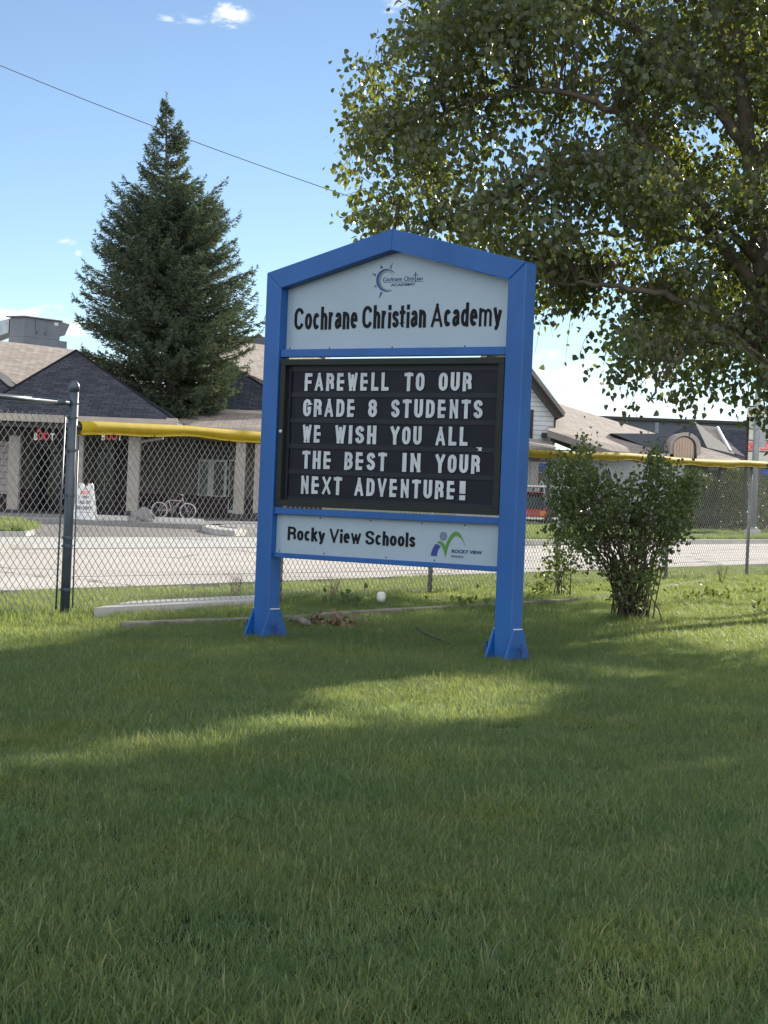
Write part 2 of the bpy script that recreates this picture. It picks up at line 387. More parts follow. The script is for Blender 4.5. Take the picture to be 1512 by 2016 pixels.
M['duct'] = mat_noise('duct_metal', (.42, .45, .46), (.58, .60, .61), scale=4, rough=.35, metal=.7)
M['redflange'] = mat_plain('red_flange', (.30, .055, .035), .6)
M['siding'] = mat_rows('white_siding', (.58, .60, .62), (.68, .70, .71), .22)
M['greytrim'] = mat_noise('grey_brown_trim', (.16, .145, .13), (.21, .19, .175), scale=3, rough=.7)
M['darktrim'] = mat_plain('dark_trim', (.035, .033, .033), .7)
M['slate'] = mat_noise('slate_cladding', (.072, .082, .105), (.092, .102, .128), scale=.8, rough=.7)
M['peach'] = mat_rows('peach_boards', (.46, .33, .24), (.54, .39, .29), .13, axis='X', depth=.3)
M['palegrey'] = mat_noise('pale_grey_wall', (.40, .42, .43), (.48, .50, .51), scale=1, rough=.8)
M['polesteel'] = mat_noise('painted_pole', (.27, .29, .31), (.36, .38, .40), scale=5, rough=.5, metal=.2)
M['bluesign'] = mat_plain('blue_sign', (.03, .10, .40), .5)
M['cream'] = mat_plain('cream_panel', (.60, .56, .48), .6)
M['pinkpanel'] = mat_plain('pink_panel', (.66, .40, .38), .6)
M['rock'] = mat_noise('boulder', (.18, .17, .165), (.36, .34, .32), scale=5, rough=.95, bumps=.6, bscale=12, bdist=.05)
M['bark'] = mat_noise('poplar_bark', (.065, .052, .040), (.165, .135, .105), scale=6, rough=.95, bumps=.7, bscale=18, bdist=.03)
M['sprucebark'] = mat_noise('spruce_bark', (.07, .055, .045), (.13, .105, .085), scale=6, rough=.95)
M['stem'] = mat_noise('shrub_stem', (.035, .027, .02), (.085, .065, .048), scale=12, rough=.9)
M['leaf'] = mat_leaf('poplar_leaf', [(0, (.034, .050, .029)), (.45, (.050, .070, .038)), (.8, (.068, .092, .046)), (1, (.11, .14, .06))], trans=.36, rough=.38, spec=.6, tcol=(.52, .58, .05))
M['needle'] = mat_leaf('spruce_needle', [(0, (.078, .112, .086)), (.6, (.125, .166, .118)), (1, (.22, .255, .155))], trans=.34, rough=.6, tcol=(.16, .20, .03))
M['shrub'] = mat_leaf('shrub_leaf', [(0, (.062, .092, .040)), (.6, (.090, .128, .054)), (1, (.13, .17, .07))], trans=.45, rough=.45, tcol=(.26, .32, .03))
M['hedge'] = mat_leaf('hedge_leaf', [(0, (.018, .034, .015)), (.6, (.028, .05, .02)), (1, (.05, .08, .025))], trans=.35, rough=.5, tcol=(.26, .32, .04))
M['blade'] = mat_leaf('grass_blade', [(0, (.028, .054, .024)), (.3, (.062, .110, .050)), (.62, (.106, .168, .078)), (.86, (.168, .228, .115)), (.95, (.28, .28, .15)), (1, (.38, .33, .20))], trans=.48, rough=.52, spec=.28, tcol=(.76, .88, .20))
def vary(m):
    """broad patches of greener and drier turf"""
    nt = m.node_tree; N, L = nt.nodes, nt.links
    g = N.new("ShaderNodeNewGeometry"); n1 = N.new("ShaderNodeTexNoise"); n1.inputs['Scale'].default_value = 1.1; n1.inputs['Detail'].default_value = 5; L.new(g.outputs['Position'], n1.inputs['Vector'])
    r = ramp(N, L, n1.outputs[0], [(.34, (.86, .93, .97)), (.52, (1, 1, 1)), (.70, (1.12, 1.05, .92))])
    for tgt in ('Principled BSDF', 'Translucent BSDF'):
        sk = N[tgt].inputs[0]; src = sk.links[0].from_socket
        mx = N.new("ShaderNodeMix"); mx.data_type = 'RGBA'; mx.blend_type = 'MULTIPLY'; mx.inputs['Factor'].default_value = 1
        L.new(src, mx.inputs[6]); L.new(r, mx.inputs[7]); L.new(mx.outputs[2], sk)
vary(M['blade'])
M['deadstem'] = mat_plain('dead_stem', (.20, .14, .09), .9)
M['rubber'] = mat_plain('tyre_rubber', (.02, .02, .021), .8)
M['carred'] = mat_noise('red_car_paint', (.30, .025, .018), (.36, .035, .025), scale=2, rough=.22)
M['cardark'] = mat_noise('dark_car_paint', (.022, .024, .027), (.03, .032, .036), scale=2, rough=.2)
M['chrome'] = mat_plain('chrome', (.7, .7, .72), .15, metal=1.)
M['orange'] = mat_plain('orange_lens', (.75, .18, .02), .3)
M['bikepink'] = mat_plain('pink_bike_paint', (.55, .38, .42), .35)
M['plastic'] = mat_plain('white_plastic', (.72, .72, .70), .5)
M['cablegrey'] = mat_plain('weathered_cable', (.10, .10, .115), .7)
M['cable'] = mat_plain('black_cable', (.03, .03, .035), .7)

# ------------------------------------------------------------------ setting: ground, road, kerbs
DIRF = np.array([.473, .881]); DIRF = DIRF/np.linalg.norm(DIRF)     # direction of fence and road
NRM = np.array([-DIRF[1], DIRF[0]])                                 # across, away from the lawn
P0 = G(130, 1205)[:2]
def W(t, o, z=0.0):
    p = P0 + DIRF*t + NRM*o
    return (p[0], p[1], z)
def sheet(name, pts, z, mat, kind='structure'):
    m = MB(); m.add([(p[0], p[1], z) for p in pts], [tuple(range(len(pts)))])
    o = m.build(name, mat); 
    if o.data.polygons[0].normal.z < 0: o.data.flip_normals()
    return tag(o, kind=kind)
sheet('ground', [(-900, -60), (900, -60), (900, 1500), (-900, 1500)], -.038, M['ground'])
TURF = -.036
def paved(name, pts, z, mat):
    mm = MB(); mm.prism([(p[0], p[1]) for p in pts], -.06, z, axis='z'); return tag(mm.build(name, mat), kind='structure')
paved('road', [W(-60, 2.3), W(160, 2.3), W(160, 9.95), W(-60, 9.95)], .006, M['asphalt'])
paved('parking_lot', [W(-60, 9.9), W(62, 9.9), W(62, 70), W(-60, 70)], .003, M['parking'])
paved('driveway_apron', [W(-60, 9.95), W(34, 9.95), W(34, 14.3), W(-60, 14.3)], .010, M['concrete'])
m = MB(); m.add([W(-60, 9.90, .013), W(36, 9.90, .013), W(36, 9.96, .013), W(-60, 9.96, .013)], [(0, 1, 2, 3)])
m.add([W(-60, 14.28, .013), W(34, 14.28, .013), W(34, 14.33, .013), W(-60, 14.33, .013)], [(0, 1, 2, 3)])
tag(m.build('gutter_joint', M['seam']), kind='structure')
# concrete path stub behind the fence
pp = [G(185, 1207), G(330, 1200), G(520, 1190), G(520, 1180), G(420, 1184), G(260, 1193)]
mm = MB(); mm.prism([(p[0], p[1]) for p in pp], -.06, .045, axis='z'); tag(mm.build('path', M['concrete']), kind='structure')
# left kerb that drops to the driveway
def kerb_run(name, pts, h, width=.22, mat=None):
    """pts list of (x,y,height)"""
    mm = MB()
    for (a, b) in zip(pts[:-1], pts[1:]):
        d = np.array([b[0]-a[0], b[1]-a[1]]); d = d/np.linalg.norm(d); n = np.array([-d[1], d[0]])*width
        V = [(a[0], a[1], 0), (b[0], b[1], 0), (b[0]+n[0], b[1]+n[1], 0), (a[0]+n[0], a[1]+n[1], 0)]
        V += [(a[0], a[1], a[2]), (b[0], b[1], b[2]), (b[0]+n[0], b[1]+n[1], b[2]), (a[0]+n[0], a[1]+n[1], a[2])]
        mm.add(V, [(0, 1, 5, 4), (1, 2, 6, 5), (2, 3, 7, 6), (3, 0, 4, 7), (4, 5, 6, 7)])
    return tag(mm.build(name, mat or M['concrete']), kind='structure')
k0, k1, k2 = G(-160, 1090), G(60, 1080.5), G(97, 1078)
kerb_run('kerb', [(k0[0], k0[1], .09), (k1[0], k1[1], .075), (k2[0], k2[1], .016)], .1, width=1.0)
# left grass island
isl = [G(-200, 1056), G(0, 1056), G(45, 1056), G(60, 1053), G(62, 1049), G(50, 1043), G(30, 1039), G(0, 1037), G(-200, 1032)]
def raised(name, poly, h, mat, rim=None):
    mm = MB(); mm.prism([(p[0], p[1]) for p in poly], -.05, h, axis='z'); o = mm.build(name, mat); return tag(o, kind='structure')
cen = np.mean(np.array(isl), 0)
raised('island_kerb', [cen + (p-cen)*1.08 for p in isl], .10, M['concrete'])
raised('verge', isl, .13, M['fargrass'])
# right verge, pavement and lawn in front of the far shops
def t_at(o, px=620):
    k = (px-756)/FPX; return (k*P0[1] + k*NRM[1]*o - P0[0] - NRM[0]*o)/(DIRF[0]-k*DIRF[1])
def strip(o0, o1, t1=170): return [W(t_at(o0), o0), W(t1, o0), W(t1, o1), W(t_at(o1), o1)]
raised('far_kerb', strip(9.95, 10.2), .14, M['concrete'])
raised('far_verge', strip(10.2, 12.4), .135, M['fargrass'])
raised('sidewalk', strip(12.4, 13.9), .15, M['concrete'])
raised('far_lawn', strip(13.9, 24), .137, M['fargrass'])
# shop pavement with kerb in front of the left shops
M['shaded_concrete'] = mat_noise('shaded_concrete', (.20, .19, .185), (.28, .27, .26), scale=1.3, rough=.9, bumps=.15, bscale=70, bdist=.004, spec=.25)  # concrete darkened so that its colour carries the porch shade
raised('pavement', [(-40, 53.5), (1.2, 53.5), (1.2, 90), (-40, 90)], .13, M['shaded_concrete'])
# planted parking island nose by the shops
nose = [G(398, 1046), G(420, 1052), G(462, 1056), G(484, 1054), G(470, 1047), G(560, 1043), G(560, 1038), G(420, 1041)]
raised('parking_island', nose, .13, M['concrete'])
n2 = [G(430, 1047), G(466, 1051), G(555, 1046), G(555, 1040.5), G(440, 1043)]
raised('gravel_bed', n2, .15, M['rock'])

# ------------------------------------------------------------------ text
_font_cache = {}
def glyphs(s, offset=0.0, shear=0.0):
    """flat triangulated outline of a string in the built-in font, normalised: x from 0, baseline 0, cap height 1"""
    key = (s, offset, shear)
    if key in _font_cache: return _font_cache[key]
    def raw(t):
        cu = bpy.data.curves.new('t', 'FONT'); cu.body = t; cu.offset = offset; cu.shear = shear; cu.resolution_u = 4; cu.fill_mode = 'FRONT'
        ob = bpy.data.objects.new('t', cu); col.objects.link(ob)
        dg = bpy.context.evaluated_depsgraph_get(); dg.update()
        me = bpy.data.meshes.new_from_object(ob.evaluated_get(dg))
        V = np.array([v.co[:] for v in me.vertices]); F = [tuple(p.vertices) for p in me.polygons]
        bpy.data.objects.remove(ob); bpy.data.curves.remove(cu); bpy.data.meshes.remove(me)
        return V, F
    V, F = raw(s); H, _ = raw('H')
    base, cap = H[:, 1].min(), H[:, 1].max()
    V = V.copy(); V[:, 1] = (V[:, 1]-base)/(cap-base); V[:, 0] -= V[:, 0].min(); V[:, 0] /= (cap-base)
    _font_cache[key] = (V, F); return V, F
def put_text(mb, s, origin, xdir, zdir, width, height, nrm, th=.004, offset=0.02, shear=0.0, mi=0):
    """stand a string up as a thin solid: origin = baseline left, fitted to width, cap height; nrm points to the reader"""
    V, F = glyphs(s, offset, shear)
    o, xd, zd, nr = (np.asarray(a, float) for a in (origin, xdir, zdir, nrm))
    w = V[:, 0].max()
    P = o + np.outer(V[:, 0]/w*width, xd) + np.outer(V[:, 1]*height, zd)
    n = len(P); edges = {}
    for f in F:
        for i in range(len(f)):
            e = (f[i], f[(i+1) % len(f)]); edges[e] = edges.get(e, 0)+1
    rim = [e for e in edges if (e[1], e[0]) not in edges]
    Q = np.vstack([P + nr*th, P])
    mb.add(Q, list(F) + [(a+n, b+n, b, a) for a, b in rim], mi)

# bold grotesque lettering drawn as strokes: glyph = width, list of (closed?, points) in a box of cap height 1
def _arc(cx, cy, rx, ry, a0, a1, n=12): return [(cx+rx*math.cos(R(a)), cy+ry*math.sin(R(a))) for a in np.linspace(a0, a1, n)]
def _rr(x0, x1, y0, y1, ry):
    rx, xm = (x1-x0)/2, (x0+x1)/2
    return _arc(xm, y1-ry, rx, ry, 0, 180, 13) + _arc(xm, y0+ry, rx, ry, 180, 360, 13)
def _sp(p, n=6): return [tuple(q[:2]) for q in bez2(p, n)]
def bez2(p, n=6):
    p = [np.array(q, float) for q in p]; q = [2*p[0]-p[1]] + p + [2*p[-1]-p[-2]]; out = []
    for i in range(1, len(q)-2):
        for k in range(n):
            t = k/n; out.append(.5*((2*q[i]) + (-q[i-1]+q[i+1])*t + (2*q[i-1]-5*q[i]+4*q[i+1]-q[i+2])*t*t + (-q[i-1]+3*q[i]-3*q[i+1]+q[i+2])*t**3))
    out.append(p[-1]); return out
def _S(y1): return _sp([(.98, .74*y1), (.86, .92*y1), (.5, y1), (.12, .92*y1), (.0, .76*y1), (.16, .60*y1), (.5, .51*y1), (.86, .40*y1), (1, .24*y1), (.88, .08*y1), (.5, 0), (.12, .08*y1), (0, .26*y1)])
XH = .70
GL = {
 'I': (.0, [[(.5, 0), (.5, 1)]]), 'L': (.9, [[(0, 1), (0, 0), (1, 0)]]), 'E': (1, [[(1, 1), (0, 1), (0, 0), (1, 0)], [(0, .5), (.88, .5)]]),
 'F': (.95, [[(1, 1), (0, 1), (0, 0)], [(0, .49), (.86, .49)]]), 'T': (1.02, [[(0, 1), (1, 1)], [(.5, 1), (.5, 0)]]),
 'H': (1, [[(0, 0), (0, 1)], [(1, 0), (1, 1)], [(0, .5), (1, .5)]]), 'N': (1, [[(0, 0), (0, 1)], [(0, 1), (1, 0)], [(1, 0), (1, 1)]]),
 'A': (1.12, [[(0, 0), (.5, 1)], [(.5, 1), (1, 0)], [(.2, .26), (.8, .26)]]), 'V': (1.1, [[(0, 1), (.5, 0)], [(.5, 0), (1, 1)]]),
 'W': (1.25, [[(0, 1), (.24, 0)], [(.24, 0), (.5, .86)], [(.5, .86), (.76, 0)], [(.76, 0), (1, 1)]]), 'X': (1.1, [[(0, 0), (1, 1)], [(0, 1), (1, 0)]]),
 'Y': (1.1, [[(0, 1), (.5, .46)], [(1, 1), (.5, .46)], [(.5, .5), (.5, 0)]]), 'O': (1, ['c', _rr(0, 1, 0, 1, .30)]),
 'U': (1, [[(0, 1)] + _arc(.5, .28, .5, .28, 180, 360) + [(1, 1)]]), 'G': (1, [[(1, .70)] + _arc(.5, .70, .5, .30, 0, 180) + _arc(.5, .30, .5, .30, 180, 350) + [(1, .45), (.55, .45)]]),
 'D': (1, ['c', [(0, 0), (0, 1), (.35, 1)] + _arc(.45, .68, .55, .32, 90, 0) + _arc(.45, .32, .55, .32, 0, -90) + [(.35, 0)]]),
 'R': (1, [[(0, 0), (0, 1), (.5, 1)] + _arc(.55, .755, .43, .245, 90, -90) + [(.0, .51)], [(.5, .51)] + _arc(.5, .30, .46, .2, 90, 10, 7) + [(1, 0)]]),
 'B': (1, [[(0, 0), (0, 1), (.5, 1)] + _arc(.52, .765, .42, .235, 90, -90) + [(0, .53)], [(.45, .53)] + _arc(.52, .265, .48, .265, 90, -90) + [(0, 0)]]),
 'S': (1, [_S(1)]), '8': (1, ['c', _rr(.04, .96, .51, 1, .24), 'c', _rr(0, 1, 0, .53, .26)]), '!': (.10, [[(.5, 1), (.5, .44)], [(.5, .03), (.5, .0)]]),
 'C': (1, [_arc(.5, .66, .5, .34, 18, 180) + _arc(.5, .34, .5, .34, 180, 342)]),
 'o': (.74, ['c', _rr(0, 1, 0, XH, .32)]), 'c': (.68, [_arc(.5, XH*.5, .5, XH*.5, 40, 320, 22)]), 'l': (0, [[(.5, 0), (.5, 1)]]),
 'h': (.68, [[(0, 0), (0, 1)], [(0, .42)] + _arc(.5, XH-.26, .5, .26, 165, 0) + [(1, 0)]]), 'n': (.68, [[(0, 0), (0, XH)], [(0, .42)] + _arc(.5, XH-.26, .5, .26, 165, 0) + [(1, 0)]]),
 'm': (1.24, [[(0, 0), (0, XH)], [(0, .42)] + _arc(.25, XH-.24, .25, .24, 165, 0) + [(.5, 0)], [(.5, .42)] + _arc(.75, XH-.24, .25, .24, 165, 0) + [(1, 0)]]),
 'r': (.54, [[(0, 0), (0, XH)], [(0, .34)] + _arc(.85, XH-.28, .80, .28, 165, 75, 8)]), 'i': (0, [[(.5, 0), (.5, .60)], [(.5, .965), (.5, .985)]]),
 'e': (.70, [[(.04, .37), (1, .37)], _arc(.5, XH*.5, .5, XH*.5, 4, 318, 22)]), 's': (.64, [_S(XH)]),
 't': (.52, [[(.3, .94), (.3, .16)] + _arc(.75, .16, .45, .16, 180, 290, 6), [(-.25, XH), (1, XH)]]), 'a': (.68, [_sp([(.04, .54), (.2, .66), (.5, XH), (.82, .64), (.95, .48), (.95, .2), (1, 0)], 5), _sp([(.95, .42), (.5, .38), (.12, .30), (0, .16), (.14, .03), (.4, 0), (.75, .07), (.95, .22)], 5)]),
 'd': (.72, ['c', _rr(0, 1, 0, XH, .30), [(1, 0), (1, 1)]]), 'y': (.78, [[(0, XH), (.48, .02)], [(1, XH), (.46, -.10), (.30, -.22), (.02, -.22)]]),
 'k': (.70, [[(0, 0), (0, 1)], [(.92, XH), (.08, .27)], [(.38, .42), (1, 0)]]), 'w': (1.15, [[(0, XH), (.26, 0)], [(.26, 0), (.5, .62)], [(.5, .62), (.74, 0)], [(.74, 0), (1, XH)]])}
def stroke_glyph(ch, w, s, thin=1.0):
    """-> list of quad strips (list of (left, right) pairs) in a box of width w (0 = one stem), cap height 1, stroke s"""
    _, spec = GL[ch]; W_ = max(w, s); out = []; closed = False
    sm = s*(.80 if ch in 'WwmXNAVM' else 1.0)
    for item in spec:
        if item == 'c': closed = True; continue
        P = [np.array((s/2 + x*(W_-s), s/2 + y*(1-s))) for x, y in item]
        if ch == 't': P = [np.array((s*.5 + x*(W_-s), p[1])) for p, (x, y) in zip(P, item)]
        n = len(P); prs = []
        straight = n <= 3 and not closed
        if not closed:
            d0, d1 = P[0]-P[1], P[-1]-P[-2]
            P[0] = P[0] + d0/(np.linalg.norm(d0)+1e-9)*(s/2 if (straight or abs(d0[0]) < 1e-6) else 0); P[-1] = P[-1] + d1/(np.linalg.norm(d1)+1e-9)*(s/2 if (straight or abs(d1[0]) < 1e-6) else 0)
        for i in range(n):
            a = P[i-1] if (i or closed) else None; b = P[(i+1) % n] if (i < n-1 or closed) else None
            d1 = (P[i]-a) if a is not None else (b-P[i]); d2 = (b-P[i]) if b is not None else d1
            d1 = d1/(np.linalg.norm(d1)+1e-9); d2 = d2/(np.linalg.norm(d2)+1e-9)
            t = d1+d2; t = t/(np.linalg.norm(t)+1e-9); nn = np.array((-t[1], t[0])); k = sm/2*(1-.24*abs(t[0])**2)/max(.45, abs(nn @ np.array((-d1[1], d1[0]))))
            l, r = P[i]+nn*k, P[i]-nn*k
            if ch not in 'y!': 
                lo, hi = 0.0, 1.0
                l[1] = min(max(l[1], lo), hi); r[1] = min(max(r[1], lo), hi)
            prs.append((l, r))
        if closed: prs.append(prs[0])
        closed = False; out.append(prs)
    return out
def put_bold(mb, text, origin, width, height, dep, s=.196, wbase=.70, gap=.092, space=.26, th=.003, mi=0):
    """bold lettering fitted to width; local sign frame (x right, z up, reader towards -y)"""
    cur, items = 0.0, []
    for ch in text:
        if ch == ' ': cur += space; continue
        gw = GL[ch][0]; w = max(s, wbase*gw + (0 if gw else 0)) if gw else s
        if ch == '!': w = s
        items.append((ch, cur, w)); cur += w + gap
    tot = cur-gap; sx = width/tot
    lay = 0
    for ch, x, w in items:
        for prs in stroke_glyph(ch, w, s):
            y = dep - th - (lay % 5)*.00025; lay += 1
            V = [(origin[0]+(x+p[0])*sx, y, origin[1]+p[1]*height) for pr in prs for p in pr]; n = len(V)
            V += [(a, dep, c) for a, b, c in V]
            F = [(2*k, 2*k+1, 2*k+3, 2*k+2) for k in range(len(prs)-1)] + [(2*k, 2*k+2, n+2*k+2, n+2*k) for k in range(len(prs)-1)] + [(2*k+3, 2*k+1, n+2*k+1, n+2*k+3) for k in range(len(prs)-1)]
            F += [(1, 0, n, n+1), (n-2, n-1, 2*n-1, 2*n-2)]
            mb.add(V, F, mi)

# ------------------------------------------------------------------ the school sign
TH, SD, SX, SA = .6377, 14.704, -.0242, 1.1643
ZC, ZA, PW, PD, RV = 2.746, 3.0275, .1458, .1365, .155
sign = empty('school_sign', (SX, SD, 0), -TH, 'blue framed two post school sign with peaked top and message board, on the lawn', 'sign')
ux = np.array([math.cos(TH), -math.sin(TH), 0]); uy = np.array([math.sin(TH), math.cos(TH), 0]); so = np.array([SX, SD, 0])
def uv(px, py, dep):
    """photo point -> sign coordinates (u, z) on the plane at local depth dep"""
    d = _cam_ray(px, py); e = np.array([0, 0, EYE])
    t = ((so + uy*dep - e) @ uy)/(d @ uy); p = e + d*t
    return float((p-so) @ ux), float(p[2])
SL = (ZA-ZC)/SA
for s in (-1, 1):
    mb = MB(); x0, x1 = sorted((s*SA, s*(SA-PW)))
    zi, zo = ZC - RV + SL*PW, ZC
    # post with mitred head
    b = MB()
    mb2 = bmesh.new()
    outl = [(s*SA, -.05), (s*(SA-PW), -.05), (s*(SA-PW), ZC-RV+SL*PW), (s*SA, ZC)]
    mb.prism(outl, 0, PD, 'y')
    po = mb.build('post', M['blue'], sign)
    bv = po.modifiers.new('b', 'BEVEL'); bv.width = .010; bv.segments = 3
    mb = MB()
    mb.prism([(s*SA, ZC), (0, ZA), (0, ZA-RV), (s*(SA-PW), ZC-RV+SL*PW)], .0005, PD-.0005, 'y')
    rb = mb.build('roof_beam', M['blue'], sign)
    bv = rb.modifiers.new('b', 'BEVEL'); bv.width = .006; bv.segments = 2
    for side in (-1, 1):
        # flared foot plates on the two flanks of the post
        xg = s*(SA-PW/2) + side*(PW/2 + .009)
        mb = MB()
        g = [(-.085, .0), (PD+.085, .0), (PD-.012, .205), (.012, .205)]
        mb.prism(g, xg-.008, xg+.008, 'x')
        gp = mb.build('foot_plate', M['blue'], po)
        mb = MB(); mb.box((xg, PD/2, .207), (.014, PD*.72, .006)); mb.build('plate_lip', M['whitelet'], gp)
    for (dx, dy) in ((-.14, .02), (.13, .05)):
        mb = MB(); cx = s*(SA-PW/2)+dx
        mb.lathe([(.012, 0), (.012, .06), (.024, .06), (.024, .085), (.010, .085), (.010, .11)], (cx, dy, 0), 6)
        mb.build('anchor_bolt', M['bolt'], po)
xi = SA - PW
def rail(z0, z1, y0, y1):
    mb = MB(); mb.cbox(-xi+.001, xi-.001, y0, y1, z0, z1, .004); return mb.build('rail', M['blue'], sign)
RU0, RU1 = 2.108, 2.166
rail(RU0, RU1, .022, .10); rail(.926, .975, .022, .10); rail(.598, .634, .03, .10)
def screws(parent, pts, y):
    for (x, z) in pts:
        mb = MB(); mb.lathe([(.006, 0), (.006, .003), (.003, .005)], (0, 0, 0), 8)
        o = mb.build('screw', M['bolt'], parent); o.location = (x, y, z); o.rotation_euler = (R(90), 0, 0)
# header panel
HY = .088
mb = MB(); zt = ZC-RV+SL*PW
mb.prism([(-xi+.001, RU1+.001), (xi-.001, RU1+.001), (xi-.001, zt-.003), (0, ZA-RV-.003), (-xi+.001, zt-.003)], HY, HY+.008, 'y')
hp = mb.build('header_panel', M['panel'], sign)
X, Z, NR = (1, 0, 0), (0, 0, 1), (0, -1, 0)
def fit_text(mb, s, bl, br, top, dep, mi=0, offset=.02, shear=0.0, th=.003):
    """bl, br: photo points of baseline left / right, top: photo y of capitals at bl"""
    a = uv(*bl, dep); b = uv(*br, dep); h = uv(bl[0], top, dep)[1] - a[1]
    put_text(mb, s, (a[0], dep, (a[1]+b[1])/2), X, Z, b[0]-a[0], h, NR, th, offset, shear, mi)
mb = MB(); a, b = uv(579.3, 648.5, HY), uv(987.5, 643.5, HY)
put_bold(mb, 'Cochrane Christian Academy', (a[0], (a[1]+b[1])/2), b[0]-a[0], uv(579.3, 603.8, HY)[1]-a[1], HY)
mb.build('lettering', M['black'], hp)
def poly_px(mb, pts, sc, org, dep, th=.003, mi=0):
    P = [uv(org[0]+x/sc, org[1]+y/sc, dep) for x, y in pts]
    bm = bmesh.new(); vs = [bm.verts.new((p[0], dep-th, p[1])) for p in P]
    f = bm.faces.new(vs); bmesh.ops.triangulate(bm, faces=[f]); bm.verts.index_update()
    mb.add([v.co[:] for v in bm.verts], [[v.index for v in q.verts] for q in bm.faces], mi); bm.free()
    n = len(P)
    mb.add([(p[0], dep-th, p[1]) for p in P]+[(p[0], dep, p[1]) for p in P], [(i, (i+1) % n, n+(i+1) % n, n+i) for i in range(n)], mi)
sc, org = 11.63, (720, 505)
def crescent(mb, cx, cy, rx, ry, a0, a1, w):
    A = np.linspace(R(a0), R(a1), 40); row = []
    for k, a in enumerate(A):
        q = w*max(.04, math.sin(math.pi*k/39)**.7)
        for rr in (0, q):
            p = uv(org[0]+(cx+(rx-rr)*math.cos(a))/sc, org[1]+(cy-(ry-rr)*math.sin(a))/sc, HY); row.append((p[0], HY-.003, p[1])); 
    V = row + [(x, HY, z) for x, y, z in row]; n = len(row)
    F = [(2*k, 2*k+1, 2*k+3, 2*k+2) for k in range(39)] + [(2*k, 2*k+2, n+2*k+2, n+2*k) for k in range(39)] + [(2*k+3, 2*k+1, n+2*k+1, n+2*k+3) for k in range(39)]
    mb.add(V, F)
mb = MB(); crescent(mb, 480, 545, 235, 262, 38, 302, 55); mb.build('emblem_crescent', M['logoblue'], hp)
mb = MB(); crescent(mb, 490, 552, 172, 212, 40, 295, 22); mb.build('emblem_inner_arc', M['logogreen'], hp)
for i, t in enumerate(([(345, 190), (340, 290), (362, 262), (405, 270)], [(615, 145), (540, 265), (575, 258), (590, 290)], [(145, 385), (250, 405), (222, 425), (235, 465)],
          [(185, 705), (240, 640), (240, 672), (258, 695)], [(305, 960), (345, 800), (358, 825), (390, 820)])):
    mb = MB(); poly_px(mb, t, sc, org, HY); mb.build('emblem_ray', [M['logodark'], M['logoslate']][i % 2], hp)
mb = MB(); q = lambda x, y: (org[0]+x/sc, org[1]+y/sc)
fit_text(mb, 'Cochrane', q(395, 568), q(830, 555), org[1]+478/sc, HY, offset=.0, shear=.25)
fit_text(mb, 'Chris', q(875, 556), q(1112, 548), org[1]+460/sc, HY, offset=.0, shear=.25)
fit_text(mb, 'ian', q(1166, 546), q(1306, 542), org[1]+455/sc, HY, offset=.0, shear=.25)
fit_text(mb, 'ACADEMY', q(575, 676), q(1138, 664), org[1]+620/sc, HY, offset=.02)
poly_px(mb, [(1134, 360), (1150, 360), (1150, 582), (1134, 582)], sc, org, HY); poly_px(mb, [(1095, 411), (1195, 408), (1195, 424), (1095, 427)], sc, org, HY, th=.0035)
poly_px(mb, [(405, 588), (1320, 565), (1320, 574), (405, 597)], sc, org, HY, th=.0025)
mb.build('emblem_lettering', M['logodark'], hp)
screws(hp, [(-.60, RU1+.012), (-.02, RU1+.012), (.62, RU1+.012), (-.98, RU1+.012), (.98, RU1+.012)], HY)
# footer panel
FY = .06
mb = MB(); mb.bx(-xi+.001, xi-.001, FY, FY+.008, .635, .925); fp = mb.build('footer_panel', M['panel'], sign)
mb = MB(); a, b = uv(566.3, 1062.5, FY), uv(817.3, 1078.5, FY)
put_bold(mb, 'Rocky View Schools', (a[0], (a[1]+b[1])/2), b[0]-a[0], uv(566.3, 1035.2, FY)[1]-a[1], FY); mb.build('lettering', M['black'], fp)
sc, org = 10.8, (830, 1030)
mb = MB(); poly_px(mb, [(465+78*math.cos(a), 275+94*math.sin(a)) for a in np.linspace(0, 2*math.pi, 29)[:-1]], sc, org, FY); mb.build('logo_head', M['logogrey'], fp)
mb = MB(); poly_px(mb, [(195, 690), (215, 610), (250, 520), (290, 455), (325, 440), (360, 455), (408, 505), (370, 540), (345, 590), (322, 700)], sc, org, FY); mb.build('logo_arm', M['logoblue'], fp)
mb = MB(); poly_px(mb, [(325, 418), (360, 385), (400, 378), (445, 400), (480, 440), (508, 495), (530, 430), (580, 320), (640, 225), (700, 182), (745, 175), (800, 200), (850, 270), (890, 360), (935, 490),
     (880, 370), (830, 310), (780, 280), (740, 270), (690, 290), (640, 350), (590, 440), (550, 560), (512, 712), (490, 640), (465, 550), (430, 490), (390, 445), (350, 420)], sc, org, FY); mb.build('logo_swoosh', M['logogreen'], fp)
mb = MB(); q = lambda x, y: (org[0]+x/sc, org[1]+y/sc)
fit_text(mb, 'ROCKY VIEW', q(640, 628), q(1285, 665), org[1]+556/sc, FY, offset=.03)
fit_text(mb, 'SCHOOLS', q(632, 722), q(885, 735), org[1]+682/sc, FY, offset=0)
mb.build('logo_lettering', M['logodark'], fp)
screws(fp, [(-.98, .65), (-.55, .65), (.02, .65), (.45, .65), (-.60, .91), (-.13, .91), (.33, .91), (.70, .91)], FY)
